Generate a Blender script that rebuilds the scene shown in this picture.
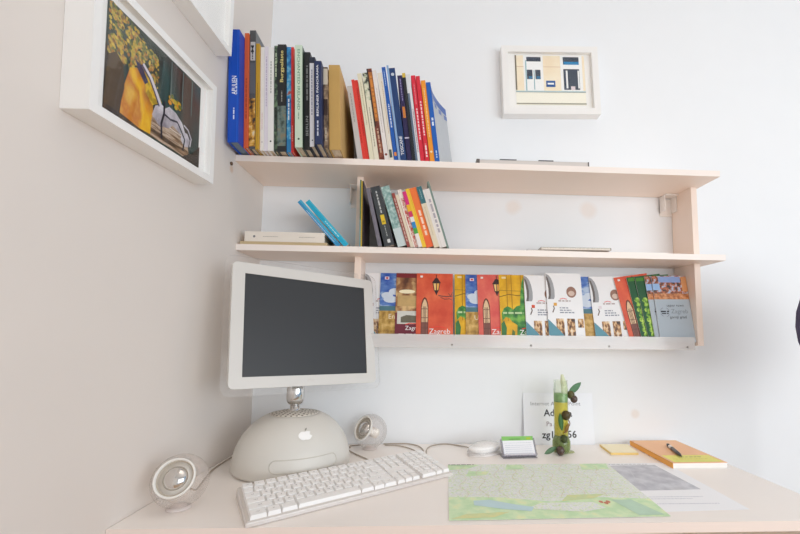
import bpy, math, random
from mathutils import Matrix, Vector

random.seed(7)
for o in list(bpy.data.objects):
    bpy.data.objects.remove(o)
S = bpy.context.scene
COL = S.collection

# ------------------------------------------------------------------ camera
# metres; x runs right along the back wall, y into the room's depth (back wall at 0), z = 0 is the desk top
cam = bpy.data.cameras.new('camera')
cam.sensor_width = 36.0
cam.lens = 403.14 / 800 * 36.0
cam.shift_x = (400 - 440.83) / 800
cam.shift_y = (299.18 - 267) / 800
cam.clip_start = 0.02
cam_ob = bpy.data.objects.new('camera', cam)
COL.objects.link(cam_ob)
r_ = Vector((0.99857504, -0.05218682, 0.01115426))
u_ = Vector((-0.01586752, -0.09079168, 0.99574349))
f_ = Vector((0.05095197, 0.99450159, 0.09149038))
cam_ob.matrix_world = Matrix(((r_.x, u_.x, -f_.x, 0.0), (r_.y, u_.y, -f_.y, -1.19775),
                              (r_.z, u_.z, -f_.z, 0.30946), (0, 0, 0, 1)))
S.camera = cam_ob

# ------------------------------------------------------------------ light
w = bpy.data.worlds.new('daylight')
S.world = w
w.use_nodes = True
nt = w.node_tree
bg = nt.nodes['Background']
bg.inputs[1].default_value = 0.70
tc = nt.nodes.new('ShaderNodeTexCoord')               # open side of the room: cooler daylight from the right
sep = nt.nodes.new('ShaderNodeSeparateXYZ')
mr = nt.nodes.new('ShaderNodeMapRange')
mr.inputs[1].default_value, mr.inputs[2].default_value = 0.1, 0.9
mixc = nt.nodes.new('ShaderNodeMix')
mixc.data_type = 'RGBA'
mixc.inputs[6].default_value = (1.0, 0.955, 0.905, 1)
mixc.inputs[7].default_value = (0.44, 0.63, 0.85, 1)
nt.links.new(tc.outputs['Generated'], sep.inputs[0])
nt.links.new(sep.outputs['X'], mr.inputs[0])
nt.links.new(mr.outputs[0], mixc.inputs[0])
nt.links.new(mixc.outputs[2], bg.inputs[0])


def area(name, loc, target, sx, sy, power, col):
    l = bpy.data.lights.new(name, 'AREA')
    l.shape = 'RECTANGLE'
    l.size, l.size_y = sx, sy
    l.energy = power
    l.color = col
    o = bpy.data.objects.new(name, l)
    COL.objects.link(o)
    o.location = loc
    o.rotation_euler = (Vector(target) - Vector(loc)).to_track_quat('-Z', 'Y').to_euler()
    return o


area('window_daylight', (1.75, -2.3, 0.45), (0.6, 0, 0.3), 2.4, 1.2, 33.5, (0.95, 0.985, 1.015))
lamp = area('ceiling_lamp', (0.45, -0.80, 1.82), (0.45, -0.70, 0), 1.3, 0.9, 1.5, (1.0, 0.92, 0.82))
lamp.data.spread = math.radians(95)

S.view_settings.view_transform = 'Standard'
S.view_settings.look = 'None'
S.view_settings.gamma = 1.0
S.view_settings.exposure = 0.0
S.view_settings.use_curve_mapping = False
try:
    S.cycles.use_denoising = True
    S.cycles.max_bounces = 12
    S.cycles.transparent_max_bounces = 24
    S.cycles.diffuse_bounces = 8
except Exception:
    pass


# ------------------------------------------------------------------ materials
def lin(c):
    if isinstance(c, str):
        c = [int(c[i:i + 2], 16) / 255 for i in (0, 2, 4)]
    return tuple((v / 12.92 if v <= 0.04045 else ((v + 0.055) / 1.055) ** 2.4) for v in c) + (1,)


MATS = {}


def mat(hexc, rough=0.55, var=0.03, scale=40.0, metal=0.0, spec=0.4, bump=0.0, coat=0.0):
    """plain painted / printed surface with a faint procedural variation"""
    key = (hexc, rough, var, scale, metal, spec, bump, coat)
    if key in MATS:
        return MATS[key]
    m = bpy.data.materials.new('surface_' + hexc)
    m.use_nodes = True
    nt = m.node_tree
    b = nt.nodes['Principled BSDF']
    b.inputs['Roughness'].default_value = rough
    b.inputs['Metallic'].default_value = metal
    b.inputs['Specular IOR Level'].default_value = spec
    b.inputs['Coat Weight'].default_value = coat
    c = lin(hexc)
    tc = nt.nodes.new('ShaderNodeTexCoord')
    n = nt.nodes.new('ShaderNodeTexNoise')
    n.inputs['Scale'].default_value = scale
    n.inputs['Detail'].default_value = 3
    mx = nt.nodes.new('ShaderNodeMix')
    mx.data_type = 'RGBA'
    mx.inputs[6].default_value = tuple(v * (1 - var) for v in c[:3]) + (1,)
    mx.inputs[7].default_value = tuple(min(1, v * (1 + var)) for v in c[:3]) + (1,)
    nt.links.new(tc.outputs['Object'], n.inputs['Vector'])
    nt.links.new(n.outputs['Fac'], mx.inputs[0])
    nt.links.new(mx.outputs[2], b.inputs['Base Color'])
    if bump:
        bp = nt.nodes.new('ShaderNodeBump')
        bp.inputs['Strength'].default_value = bump
        bp.inputs['Distance'].default_value = 0.001
        nt.links.new(n.outputs['Fac'], bp.inputs['Height'])
        nt.links.new(bp.outputs['Normal'], b.inputs['Normal'])
    MATS[key] = m
    return m


def ramp_mat(name, stops, scale, rough=0.5, detail=6, stretch=(1, 1, 1), kind='noise', dist=0.0):
    """printed picture area: procedural noise through a colour ramp"""
    key = ('ramp', name)
    if key in MATS:
        return MATS[key]
    m = bpy.data.materials.new(name)
    m.use_nodes = True
    nt = m.node_tree
    b = nt.nodes['Principled BSDF']
    b.inputs['Roughness'].default_value = rough
    tc = nt.nodes.new('ShaderNodeTexCoord')
    mp = nt.nodes.new('ShaderNodeMapping')
    mp.inputs['Scale'].default_value = stretch
    nt.links.new(tc.outputs['Object'], mp.inputs['Vector'])
    if kind == 'noise':
        n = nt.nodes.new('ShaderNodeTexNoise')
        n.inputs['Detail'].default_value = detail
        n.inputs['Distortion'].default_value = dist
        out = n.outputs['Fac']
    else:
        n = nt.nodes.new('ShaderNodeTexVoronoi')
        out = n.outputs['Color']
    n.inputs['Scale'].default_value = scale
    nt.links.new(mp.outputs['Vector'], n.inputs['Vector'])
    rp = nt.nodes.new('ShaderNodeValToRGB')
    e = rp.color_ramp.elements
    while len(e) > 1:
        e.remove(e[-1])
    e[0].position, e[0].color = stops[0][0], lin(stops[0][1])
    for p, c in stops[1:]:
        k = e.new(p)
        k.color = lin(c)
    nt.links.new(out, rp.inputs['Fac'])
    nt.links.new(rp.outputs['Color'], b.inputs['Base Color'])
    MATS[key] = m
    return m


def glass(name, tint, fac=0.06, rough=0.03, body=None, amount=0.0, edge=0.5):
    """thin clear plastic or glass: transparent with a facing-dependent gloss and an optional milky body"""
    key = ('glass', name)
    if key in MATS:
        return MATS[key]
    m = bpy.data.materials.new(name)
    m.use_nodes = True
    nt = m.node_tree
    nt.nodes.remove(nt.nodes['Principled BSDF'])
    out = nt.nodes['Material Output']
    tr = nt.nodes.new('ShaderNodeBsdfTransparent')
    tr.inputs[0].default_value = lin(tint)
    gl = nt.nodes.new('ShaderNodeBsdfGlossy')
    gl.inputs['Roughness'].default_value = rough
    lw = nt.nodes.new('ShaderNodeLayerWeight')
    lw.inputs['Blend'].default_value = 0.25
    mm = nt.nodes.new('ShaderNodeMath')
    mm.operation = 'MULTIPLY_ADD'
    mm.inputs[1].default_value = edge
    mm.inputs[2].default_value = fac
    nt.links.new(lw.outputs['Fresnel'], mm.inputs[0])
    src = tr.outputs[0]
    if body:
        df = nt.nodes.new('ShaderNodeBsdfDiffuse')
        df.inputs[0].default_value = lin(body)
        m2 = nt.nodes.new('ShaderNodeMixShader')
        nz = nt.nodes.new('ShaderNodeTexNoise')
        nz.inputs['Scale'].default_value = 30
        mr = nt.nodes.new('ShaderNodeMath')
        mr.operation = 'MULTIPLY_ADD'
        mr.inputs[1].default_value = 0.1
        mr.inputs[2].default_value = amount - 0.05
        nt.links.new(nz.outputs['Fac'], mr.inputs[0])
        nt.links.new(mr.outputs[0], m2.inputs[0])
        nt.links.new(tr.outputs[0], m2.inputs[1])
        nt.links.new(df.outputs[0], m2.inputs[2])
        src = m2.outputs[0]
    mx = nt.nodes.new('ShaderNodeMixShader')
    nt.links.new(mm.outputs[0], mx.inputs[0])
    nt.links.new(src, mx.inputs[1])
    nt.links.new(gl.outputs[0], mx.inputs[2])
    nt.links.new(mx.outputs[0], out.inputs['Surface'])
    MATS[key] = m
    return m


def wall_mat(name, hexc, spots):
    m = bpy.data.materials.new(name)
    m.use_nodes = True
    nt = m.node_tree
    b = nt.nodes['Principled BSDF']
    b.inputs['Roughness'].default_value = 0.75
    b.inputs['Specular IOR Level'].default_value = 0.25
    geo = nt.nodes.new('ShaderNodeNewGeometry')
    n = nt.nodes.new('ShaderNodeTexNoise')
    n.inputs['Scale'].default_value = 9
    n.inputs['Detail'].default_value = 8
    nt.links.new(geo.outputs['Position'], n.inputs['Vector'])
    c = lin(hexc)
    mx = nt.nodes.new('ShaderNodeMix')
    mx.data_type = 'RGBA'
    mx.inputs[6].default_value = tuple(v * 0.985 for v in c[:3]) + (1,)
    mx.inputs[7].default_value = tuple(min(1, v * 1.015) for v in c[:3]) + (1,)
    nt.links.new(n.outputs['Fac'], mx.inputs[0])
    col = mx.outputs[2]
    for (p, rad, hc, amt) in spots:          # old filler patches showing through the paint
        d = nt.nodes.new('ShaderNodeVectorMath')
        d.operation = 'DISTANCE'
        d.inputs[1].default_value = p
        nt.links.new(geo.outputs['Position'], d.inputs[0])
        ad = nt.nodes.new('ShaderNodeMath')
        ad.operation = 'MULTIPLY_ADD'
        ad.inputs[1].default_value = rad * 1.2
        nt.links.new(n.outputs['Fac'], ad.inputs[0])
        nt.links.new(d.outputs['Value'], ad.inputs[2])
        mr = nt.nodes.new('ShaderNodeMapRange')
        mr.inputs[1].default_value = rad * 1.1
        mr.inputs[2].default_value = rad * 1.7
        mr.inputs[3].default_value = amt
        mr.inputs[4].default_value = 0
        nt.links.new(ad.outputs[0], mr.inputs[0])
        m2 = nt.nodes.new('ShaderNodeMix')
        m2.data_type = 'RGBA'
        nt.links.new(mr.outputs[0], m2.inputs[0])
        nt.links.new(col, m2.inputs[6])
        m2.inputs[7].default_value = lin(hc)
        col = m2.outputs[2]
    nt.links.new(col, b.inputs['Base Color'])
    n2 = nt.nodes.new('ShaderNodeTexNoise')
    n2.inputs['Scale'].default_value = 260
    nt.links.new(geo.outputs['Position'], n2.inputs['Vector'])
    bp = nt.nodes.new('ShaderNodeBump')
    bp.inputs['Strength'].default_value = 0.05
    bp.inputs['Distance'].default_value = 0.001
    nt.links.new(n2.outputs['Fac'], bp.inputs['Height'])
    nt.links.new(bp.outputs['Normal'], b.inputs['Normal'])
    return m


# ------------------------------------------------------------------ mesh helpers
def T(x=0, y=0, z=0):
    return Matrix.Translation((x, y, z))


def RX(a):
    return Matrix.Rotation(a, 4, 'X')


def RY(a):
    return Matrix.Rotation(a, 4, 'Y')


def RZ(a):
    return Matrix.Rotation(a, 4, 'Z')


FRONT = Matrix(((1, 0, 0, 0), (0, 0, -1, 0), (0, 1, 0, 0), (0, 0, 0, 1)))   # drawing plane (u,v) -> x,z facing -y
TEXTS = {}


def text_mesh(s, bold=0.0):
    if (s, bold) not in TEXTS:
        cu = bpy.data.curves.new('lettering', 'FONT')
        cu.body = s
        cu.size = 1.0
        cu.offset = bold
        cu.resolution_u = 2
        cu.align_x = 'CENTER'
        cu.align_y = 'CENTER'
        ob = bpy.data.objects.new('lettering', cu)
        COL.objects.link(ob)
        dg = bpy.context.evaluated_depsgraph_get()
        dg.update()
        me = bpy.data.meshes.new_from_object(ob.evaluated_get(dg))
        TEXTS[(s, bold)] = ([v.co.copy() for v in me.vertices], [tuple(p.vertices) for p in me.polygons])
        bpy.data.objects.remove(ob)
        bpy.data.curves.remove(cu)
        bpy.data.meshes.remove(me)
    return TEXTS[(s, bold)]


class MB:
    def __init__(self):
        self.v, self.f, self.m, self.s, self.mats = [], [], [], [], []
        self.layer = 0

    def mi(self, m):
        if m not in self.mats:
            self.mats.append(m)
        return self.mats.index(m)

    def add(self, vs, fs, m, M=None, smooth=False):
        k = len(self.v)
        for p in vs:
            p = Vector(p)
            self.v.append(M @ p if M is not None else p)
        i = self.mi(m)
        for f in fs:
            self.f.append(tuple(k + a for a in f))
            self.m.append(i)
            self.s.append(smooth)
        return self

    def box(self, x0, x1, y0, y1, z0, z1, m, M=None):
        vs = [(x, y, z) for z in (z0, z1) for y in (y0, y1) for x in (x0, x1)]
        fs = [(0, 2, 3, 1), (4, 5, 7, 6), (0, 1, 5, 4), (2, 6, 7, 3), (0, 4, 6, 2), (1, 3, 7, 5)]
        return self.add(vs, fs, m, M)

    def rbox(self, x0, x1, y0, y1, z0, z1, rad, m, M=None, seg=5, smooth=False):
        """slab with rounded corners in x-z, thickness along y"""
        pts = []
        for cx, cz, a0 in ((x1 - rad, z1 - rad, 0), (x0 + rad, z1 - rad, 90), (x0 + rad, z0 + rad, 180), (x1 - rad, z0 + rad, 270)):
            for k in range(seg + 1):
                a = math.radians(a0 + 90 * k / seg)
                pts.append((cx + rad * math.cos(a), cz + rad * math.sin(a)))
        n = len(pts)
        vs = [(x, y0, z) for x, z in pts] + [(x, y1, z) for x, z in pts]
        fs = [tuple(range(n)), tuple(range(2 * n - 1, n - 1, -1))]
        fs += [(i, n + i, n + (i + 1) % n, (i + 1) % n) for i in range(n)]
        return self.add(vs, fs, m, M)

    def ring(self, outer, inner, y, m, M=None):
        """flat frame face between two 2-d loops of equal length at depth y"""
        n = len(outer)
        vs = [(a, y, b) for a, b in outer] + [(a, y, b) for a, b in inner]
        return self.add(vs, [(i, (i + 1) % n, n + (i + 1) % n, n + i) for i in range(n)], m, M)

    def lathe(self, prof, m, M=None, seg=32, smooth=True, cap=True):
        vs, fs = [], []
        for r, z in prof:
            for k in range(seg):
                a = 2 * math.pi * k / seg
                vs.append((r * math.cos(a), r * math.sin(a), z))
        for i in range(len(prof) - 1):
            for k in range(seg):
                a, b = i * seg + k, i * seg + (k + 1) % seg
                fs.append((a, b, b + seg, a + seg))
        if cap:
            fs.append(tuple(range(seg - 1, -1, -1)))
            fs.append(tuple((len(prof) - 1) * seg + k for k in range(seg)))
        return self.add(vs, fs, m, M, smooth)

    def tube(self, pts, rad, m, M=None, seg=8):
        pts = [Vector(p) for p in pts]
        vs, fs = [], []
        for i, p in enumerate(pts):
            d = (pts[min(i + 1, len(pts) - 1)] - pts[max(i - 1, 0)]).normalized()
            a = d.cross(Vector((0, 0, 1)) if abs(d.z) < 0.9 else Vector((1, 0, 0))).normalized()
            b = d.cross(a)
            r = rad[i] if isinstance(rad, (list, tuple)) else rad
            for k in range(seg):
                t = 2 * math.pi * k / seg
                vs.append(p + a * (r * math.cos(t)) + b * (r * math.sin(t)))
        for i in range(len(pts) - 1):
            for k in range(seg):
                q, w_ = i * seg + k, i * seg + (k + 1) % seg
                fs.append((q, w_, w_ + seg, q + seg))
        fs.append(tuple(range(seg - 1, -1, -1)))
        fs.append(tuple((len(pts) - 1) * seg + k for k in range(seg)))
        return self.add(vs, fs, m, M, True)

    def sphere(self, c, r, m, M=None, seg=20, sc=(1, 1, 1)):
        prof = [(max(1e-5, math.sin(math.pi * i / (seg // 2))), -math.cos(math.pi * i / (seg // 2))) for i in range(seg // 2 + 1)]
        L = T(*c) @ Matrix.Diagonal((r * sc[0], r * sc[1], r * sc[2], 1))
        return self.lathe(prof, m, (M @ L) if M is not None else L, seg, True, False)

    # ---- flat printed artwork on a drawing plane M (u right, v up, +w towards the viewer)
    def poly(self, pts, m, M, lift=None):
        if lift is None:
            self.layer += 1
            lift = 0.00004 * self.layer
        return self.add([(a, b, lift) for a, b in pts], [tuple(range(len(pts)))], m, M)

    def rect(self, u0, v0, u1, v1, m, M, lift=None):
        return self.poly([(u0, v0), (u1, v0), (u1, v1), (u0, v1)], m, M, lift)

    def disc(self, u, v, ru, rv, m, M, n=20, lift=None):
        return self.poly([(u + ru * math.cos(2 * math.pi * k / n), v + rv * math.sin(2 * math.pi * k / n)) for k in range(n)], m, M, lift)

    def stroke(self, pts, wd, m, M, lift=None):
        if lift is None:
            self.layer += 1
            lift = 0.00004 * self.layer
        P = [Vector((a, b)) for a, b in pts]
        L, R_ = [], []
        for i, p in enumerate(P):
            d = (P[min(i + 1, len(P) - 1)] - P[max(i - 1, 0)]).normalized()
            n = Vector((-d.y, d.x)) * (wd / 2)
            L.append(p + n)
            R_.append(p - n)
        n = len(P)
        return self.add([(p.x, p.y, lift) for p in L + R_], [(i, n + i, n + i + 1, i + 1) for i in range(n - 1)], m, M)

    def text(self, s, u, v, size, m, M, rot=0.0, bold=0.0, fit=None):
        vs, fs = text_mesh(s, bold)
        self.layer += 1
        sx = size
        if fit and vs:
            ext = max(p.x for p in vs) - min(p.x for p in vs)
            sx = fit / ext
        L = M @ T(u, v, 0.00004 * self.layer) @ RZ(rot) @ Matrix.Diagonal((sx, size, 1, 1))
        return self.add(vs, fs, m, L)

    def dashes(self, u0, v, u1, h, m, M, vertical=False):
        """a line of writing too small to read"""
        x = u0
        self.layer += 1
        while x < u1:
            l = random.uniform(1.2, 4) * h
            e = min(u1, x + l)
            if vertical:
                self.rect(v - h / 2, x, v + h / 2, e, m, M, 0.00004 * self.layer)
            else:
                self.rect(x, v - h / 2, e, v + h / 2, m, M, 0.00004 * self.layer)
            x = e + 0.7 * h
        return self

    def build(self, name, parent=None, bevel=0.0, seg=2, label=None):
        me = bpy.data.meshes.new(name)
        me.from_pydata([tuple(p) for p in self.v], [], self.f)
        for m in self.mats:
            me.materials.append(m)
        me.polygons.foreach_set('material_index', self.m)
        me.polygons.foreach_set('use_smooth', self.s)
        me.update()
        o = bpy.data.objects.new(name, me)
        COL.objects.link(o)
        if parent is not None:
            o.parent = parent
        if bevel:
            bv = o.modifiers.new('bevel', 'BEVEL')
            bv.width = bevel
            bv.segments = seg
            bv.limit_method = 'ANGLE'
            bv.angle_limit = math.radians(40)
        if label:
            o['label'] = label
        return o


def thing(name, label, cat, M=None, group=None):
    o = bpy.data.objects.new(name, None)
    o.empty_display_size = 0.03
    COL.objects.link(o)
    if M is not None:
        o.matrix_world = M
    o['label'] = label
    o['category'] = cat
    if group:
        o['group'] = group
    return o


def tag(o, label, cat, group=None):
    o['label'] = label
    o['category'] = cat
    if group:
        o['group'] = group
    return o


def struct(o):
    o['kind'] = 'structure'
    return o


def bez(pts, n=10):
    """smooth curve through points (Catmull-Rom)"""
    P = [Vector(p) for p in pts]
    P = [P[0] * 2 - P[1]] + P + [P[-1] * 2 - P[-2]]
    out = []
    for i in range(1, len(P) - 2):
        for k in range(n):
            t = k / n
            a, b, c, d = P[i - 1], P[i], P[i + 1], P[i + 2]
            out.append(0.5 * ((2 * b) + (c - a) * t + (2 * a - 5 * b + 4 * c - d) * t * t + (3 * b - a - 3 * c + d) * t ** 3))
    out.append(P[-2])
    return out


# ------------------------------------------------------------------ the room
WA = 0.032                                    # the left wall opens slightly
XC = -0.4739


def wall_x(y):
    return XC + math.tan(WA) * y


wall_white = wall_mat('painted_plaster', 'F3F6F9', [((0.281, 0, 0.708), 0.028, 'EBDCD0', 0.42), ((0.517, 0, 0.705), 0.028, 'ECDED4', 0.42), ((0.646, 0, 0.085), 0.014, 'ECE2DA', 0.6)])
wall_left = wall_mat('painted_plaster_shaded', 'E6DED7', [((-0.477, -0.19, 0.722), 0.012, 'D9B9A0', 0.7)])  # same paint as the back wall, darkened and warmed to carry its shade
b = MB(); b.box(-0.75, 3.2, 0, 0.12, -0.74, 1.86, wall_white); struct(b.build('wall_back'))
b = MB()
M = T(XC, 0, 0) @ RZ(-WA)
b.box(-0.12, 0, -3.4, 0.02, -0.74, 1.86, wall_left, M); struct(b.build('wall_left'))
b = MB(); b.box(-0.75, 3.2, -3.4, 0.12, 1.86, 1.96, mat('F3F2F0', 0.8)); struct(b.build('ceiling'))
floor_m = ramp_mat('oak_floor', [(0.3, 'A98660'), (0.7, 'C7A57E')], 3, 0.45, 8, (1, 12, 1))
b = MB(); b.box(-0.75, 3.2, -3.4, 0.12, -0.84, -0.74, floor_m); struct(b.build('floor'))
b = MB(); b.box(-0.46, 3.2, -0.014, 0, -0.74, -0.66, mat('F0EDE8', 0.5)); struct(b.build('baseboard_back'))

# ------------------------------------------------------------------ desk
desk_m = mat('F9F3EE', 0.32, 0.012, 6, spec=0.45)
edge_m = mat('F3E4DB', 0.4, 0.012, 6)
t = thing('desk', 'pale cream wooden desk standing in the corner under the wall shelf', 'desk', T(0.15, -0.25, -0.74))
Md = T(-0.15, 0.25, 0.74)
b = MB()
xl0, xl1 = wall_x(-0.002) + 0.001, wall_x(-0.505) + 0.001
vs = [(xl0, -0.002, -0.017), (0.7737, -0.002, -0.017), (0.7737, -0.505, -0.017), (xl1, -0.505, -0.017)]
vs += [(x, y, 0) for x, y, z in vs]
b.add(vs, [(0, 1, 2, 3), (7, 6, 5, 4), (0, 4, 5, 1), (1, 5, 6, 2), (3, 7, 4, 0)], desk_m, Md)
b.add(vs, [(2, 6, 7, 3)], edge_m, Md)
b.build('desktop', t, 0.0008)
for x in (-0.46, 0.74):
    b = MB(); b.box(x, x + 0.018, -0.47, -0.02, -0.74, -0.017, desk_m, Md); b.build('side_panel', t, 0.0008)
b = MB(); b.box(-0.442, 0.74, -0.06, -0.042, -0.42, -0.017, desk_m, Md); b.build('back_panel', t, 0.0008)

# ------------------------------------------------------------------ wall shelf unit
board_m = mat('FAE8DB', 0.38, 0.015, 8, spec=0.4)
board_e = mat('F9EFE8', 0.3, 0.01, 8, spec=0.5)
ZA, ZB = 0.7676, 0.5415
unit = thing('wall_shelf', 'cream two-board wall shelf with a brochure ledge underneath', 'shelf', T(0.17, 0, 0.29))
Ms = T(-0.17, 0, -0.29)


def shelf_board(name, x1, depth, z, th):
    b = MB()
    xa, xb = wall_x(0) + 0.0005, wall_x(-depth) + 0.0005
    vs = [(xa, -0.001, z - th), (x1, -0.001, z - th), (x1, -depth, z - th), (xb, -depth, z - th)]
    vs += [(x, y, z) for x, y, _ in vs]
    b.add(vs, [(0, 1, 2, 3), (7, 6, 5, 4), (0, 4, 5, 1), (1, 5, 6, 2), (3, 7, 4, 0)], board_m, Ms)
    b.add(vs, [(2, 6, 7, 3)], board_e, Ms)
    return b.build(name, unit, 0.0006)


shelf_board('shelf_board', 0.8114, 0.1747, ZA, 0.0163)
shelf_board('shelf_board', 0.8373, 0.1465, ZB, 0.0161)
for x in (-0.1815, 0.7839):                                     # uprights, notched round the lower shelf
    for z0, z1 in ((0.2903, ZB - 0.0161), (ZB, ZA - 0.0163)):
        b = MB(); b.box(x, x + 0.0175, -0.094, -0.001, z0, z1, board_m, Ms); b.build('upright', unit, 0.0006)
b = MB(); b.box(-0.164, 0.7715, -0.0955, -0.001, 0.2785, 0.2955, board_e, Ms); b.build('brochure_ledge', unit, 0.0006)
b = MB(); b.box(-0.16, 0.772, -0.0985, -0.0957, 0.2790, 0.3145, glass('clear_acrylic', 'FBFBFC', 0.03, 0.15, 'F4F2F1', 0.55), Ms)
b.build('acrylic_lip', unit, label='clear acrylic strip screwed along the ledge front')
for x in (-0.13, 0.0883, 0.306, 0.5254, 0.7493):
    b = MB(); b.lathe([(0.0001, 0), (0.0026, 0.0002), (0.0026, 0.0012), (0.0016, 0.0018), (0.0001, 0.0019)], mat('8F8A86', 0.35, metal=0.8), Ms @ T(x, -0.0986, 0.2868) @ RX(math.pi / 2), 12)
    b.build('screw', unit)
brk = mat('F4EFEB', 0.45)
for x0, x1 in ((-0.2125, -0.1815), (0.7445, 0.7839)):
    b = MB()
    b.box(x0, x1, -0.004, -0.0005, 0.690, 0.745, brk, Ms)
    b.box(x0, x1, -0.040, -0.004, 0.7475, 0.7510, brk, Ms)
    b.box(x0, x0 + 0.003, -0.030, -0.0005, 0.700, 0.7490, brk, Ms)
    b.box(x1 - 0.003, x1, -0.030, -0.0005, 0.700, 0.7490, brk, Ms)
    b.build('corner_bracket', unit, 0.0006)
b = MB()
b.lathe([(0.0045, 0), (0.0045, 0.003), (0.0024, 0.004), (0.0024, 0.0001)], mat('6B5340', 0.7), T(wall_x(-0.195) + 0.0002, -0.195, 0.735) @ RZ(-WA) @ RY(math.pi / 2), 14)
tag(b.build('wall_plug'), 'small dark screw plug in the left wall just under the top shelf end', 'screw plug')

# ------------------------------------------------------------------ framed pictures
white_fr = mat('F6F5F3', 0.35, 0.01)
mat_card = mat('F8F7F4', 0.7, 0.01)
pane_m = glass('picture_glass', 'FFFFFF', 0.004, 0.02, edge=0.05)


def rectloop(w_, h):
    return [(-w_ / 2, -h / 2), (w_ / 2, -h / 2), (w_ / 2, h / 2), (-w_ / 2, h / 2)]


def frame(label, M, W, H, D, border, recess, group=None):
    """box frame; local x right, z up, front faces -y, back at y = 0"""
    t = thing('picture_frame', label, 'picture', M, group)
    b = MB()
    o, i = rectloop(W, H), rectloop(W - 2 * border, H - 2 * border)
    n = 4
    b.ring(o, i, -D, white_fr)
    b.add([(a, -D, c) for a, c in o] + [(a, 0, c) for a, c in o], [(k, n + k, n + (k + 1) % n, (k + 1) % n) for k in range(n)], white_fr)
    b.add([(a, -D, c) for a, c in i] + [(a, -D + recess, c) for a, c in i], [(k, (k + 1) % n, n + (k + 1) % n, n + k) for k in range(n)], white_fr)
    b.add([(a, 0, c) for a, c in o], [(3, 2, 1, 0)], white_fr)
    b.build('frame_moulding', t, 0.0008)
    b = MB(); b.box(-W / 2 + border, W / 2 - border, -D + recess, -0.002, -H / 2 + border, H / 2 - border, mat_card); b.build('mount_card', t)
    b = MB(); b.box(-W / 2 + border, W / 2 - border, -D + recess * 0.35, -D + recess * 0.35 + 0.0015, -H / 2 + border, H / 2 - border, pane_m)
    b.build('glass_pane', t)
    return t, T(0, -D + recess - 0.0003, 0) @ FRONT


# --- left wall, large autumn photograph
P0, P1 = Vector((-0.4549, -0.6565, 0.612)), Vector((-0.4449, -0.3446, 0.6265))
nrm = Vector((math.cos(WA), -math.sin(WA), 0))


def wall_left_frame(y0, y1, z0, slope, H):
    """matrix of a frame hung on the left wall, spanning y0..y1 with bottom z0 at the near end"""
    W = math.hypot(y1 - y0, 0) / math.cos(WA)
    c = Vector((wall_x((y0 + y1) / 2) + 0.0005, (y0 + y1) / 2, 0))
    return T(c.x, c.y, z0 + math.tan(slope) * W / 2 + H / 2) @ RZ(math.pi / 2 - WA) @ RY(-slope), W


M, W = wall_left_frame(-0.6545, -0.3440, 0.612, math.radians(2.6), 0.212)
t, A = frame('large white box frame on the left wall with an autumn photograph in yellow and green', M, W, 0.212, 0.040, 0.014, 0.013)
pw, ph = 0.238, 0.166
A = A @ T(-pw / 2, -ph / 2 - 0.001, 0)
b = MB()
dk = ramp_mat('photo_dark_foliage', [(0.3, '1E2622'), (0.5, '3A463F'), (0.7, '5E665A')], 22, 0.4)
b.rect(0, 0, pw, ph, dk, A)
q = lambda u, v: (u * pw, v * ph)
b.poly([q(.48, .02), q(.99, .02), q(.99, .98), q(.52, .98)], ramp_mat('photo_doors', [(0.3, '1F2C2C'), (0.45, '33504E'), (0.55, '5A3B33'), (0.62, '2F5A66'), (0.75, '22302F')], 14, 0.4, 3, (0.3, 3.2, 0.15)), A)
b.poly([q(.0, .0), q(.35, .0), q(.2, .2), q(.06, .55), q(0, .6)], mat('4A4038', 0.5, 0.3, 60), A)
leaf = ramp_mat('photo_leaves', [(0.36, '4E5A38'), (0.43, '8A8A44'), (0.50, 'D0B44A'), (0.57, 'C08A4E'), (0.64, '62704A'), (0.7, 'A8A05A')], 75, 0.4, 6)
random.seed(11)
for k in range(95):                                  # scattered clumps of autumn leaves
    u = random.uniform(.03, .44)
    v = random.uniform(.54, .97) - max(0, u - .2) * .5
    r = random.uniform(.014, .036)
    b.disc(u * pw, v * ph, r * pw, r * 1.3 * ph, leaf, A, 7, .0001 + .0000025 * k)
cloth = ramp_mat('photo_yellow_cloth', [(0.3, 'A8641C'), (0.43, 'DE961C'), (0.52, 'F2C024'), (0.6, 'C9772A'), (0.7, 'E8B84A')], 16, 0.4, 4, (1.0, 5.5, 0.7))
tones = [mat(h, .45, .2, 90) for h in ('C9A83E', '7E8246', '5A6640', 'B9803E', 'DDC257', '8F6B3E')]
for k in range(230):
    u = random.uniform(.02, .47)
    v = random.uniform(.52, .98) - max(0, u - .2) * .5
    r = random.uniform(.006, .014)
    b.disc(u * pw, v * ph, r * pw, r * 1.5 * ph, tones[k % 6], A, 6, .0004 + .0000006 * k)
b.layer = 16
b.poly([q(.13, .05), q(.30, .02), q(.42, .03), q(.43, .3), q(.41, .5), q(.36, .56), q(.28, .60), q(.2, .54), q(.15, .3)], cloth, A)
b.poly([q(.0, .05), q(.12, .04), q(.16, .3), q(.14, .52), q(.08, .58), q(.02, .5)], mat('5A4A38', 0.45, 0.25, 50), A)
b.poly([q(.33, .6), q(.44, .56), q(.52, .44), q(.42, .34), q(.35, .42)], ramp_mat('photo_yellow_leaves', [(0.4, 'A88A1C'), (0.5, 'E6BE22'), (0.6, 'D0A01E')], 60, 0.4), A)
b.poly([q(.24, .66), q(.30, .65), q(.37, .54), q(.34, .49), q(.27, .58)], mat('3C3658', 0.4, 0.2, 60), A)
b.poly([q(.41, .02), q(.42, .22), q(.5, .33), q(.6, .36), q(.72, .33), q(.82, .26), q(.86, .1), q(.84, .02)], ramp_mat('photo_wet_ground', [(0.35, '54402F'), (0.45, '9A7A5C'), (0.52, 'CDB8A2'), (0.6, '7A5C44'), (0.68, 'DDCDBE')], 30, 0.4, 6, (0.4, 0.8, 4.5)), A)
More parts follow.
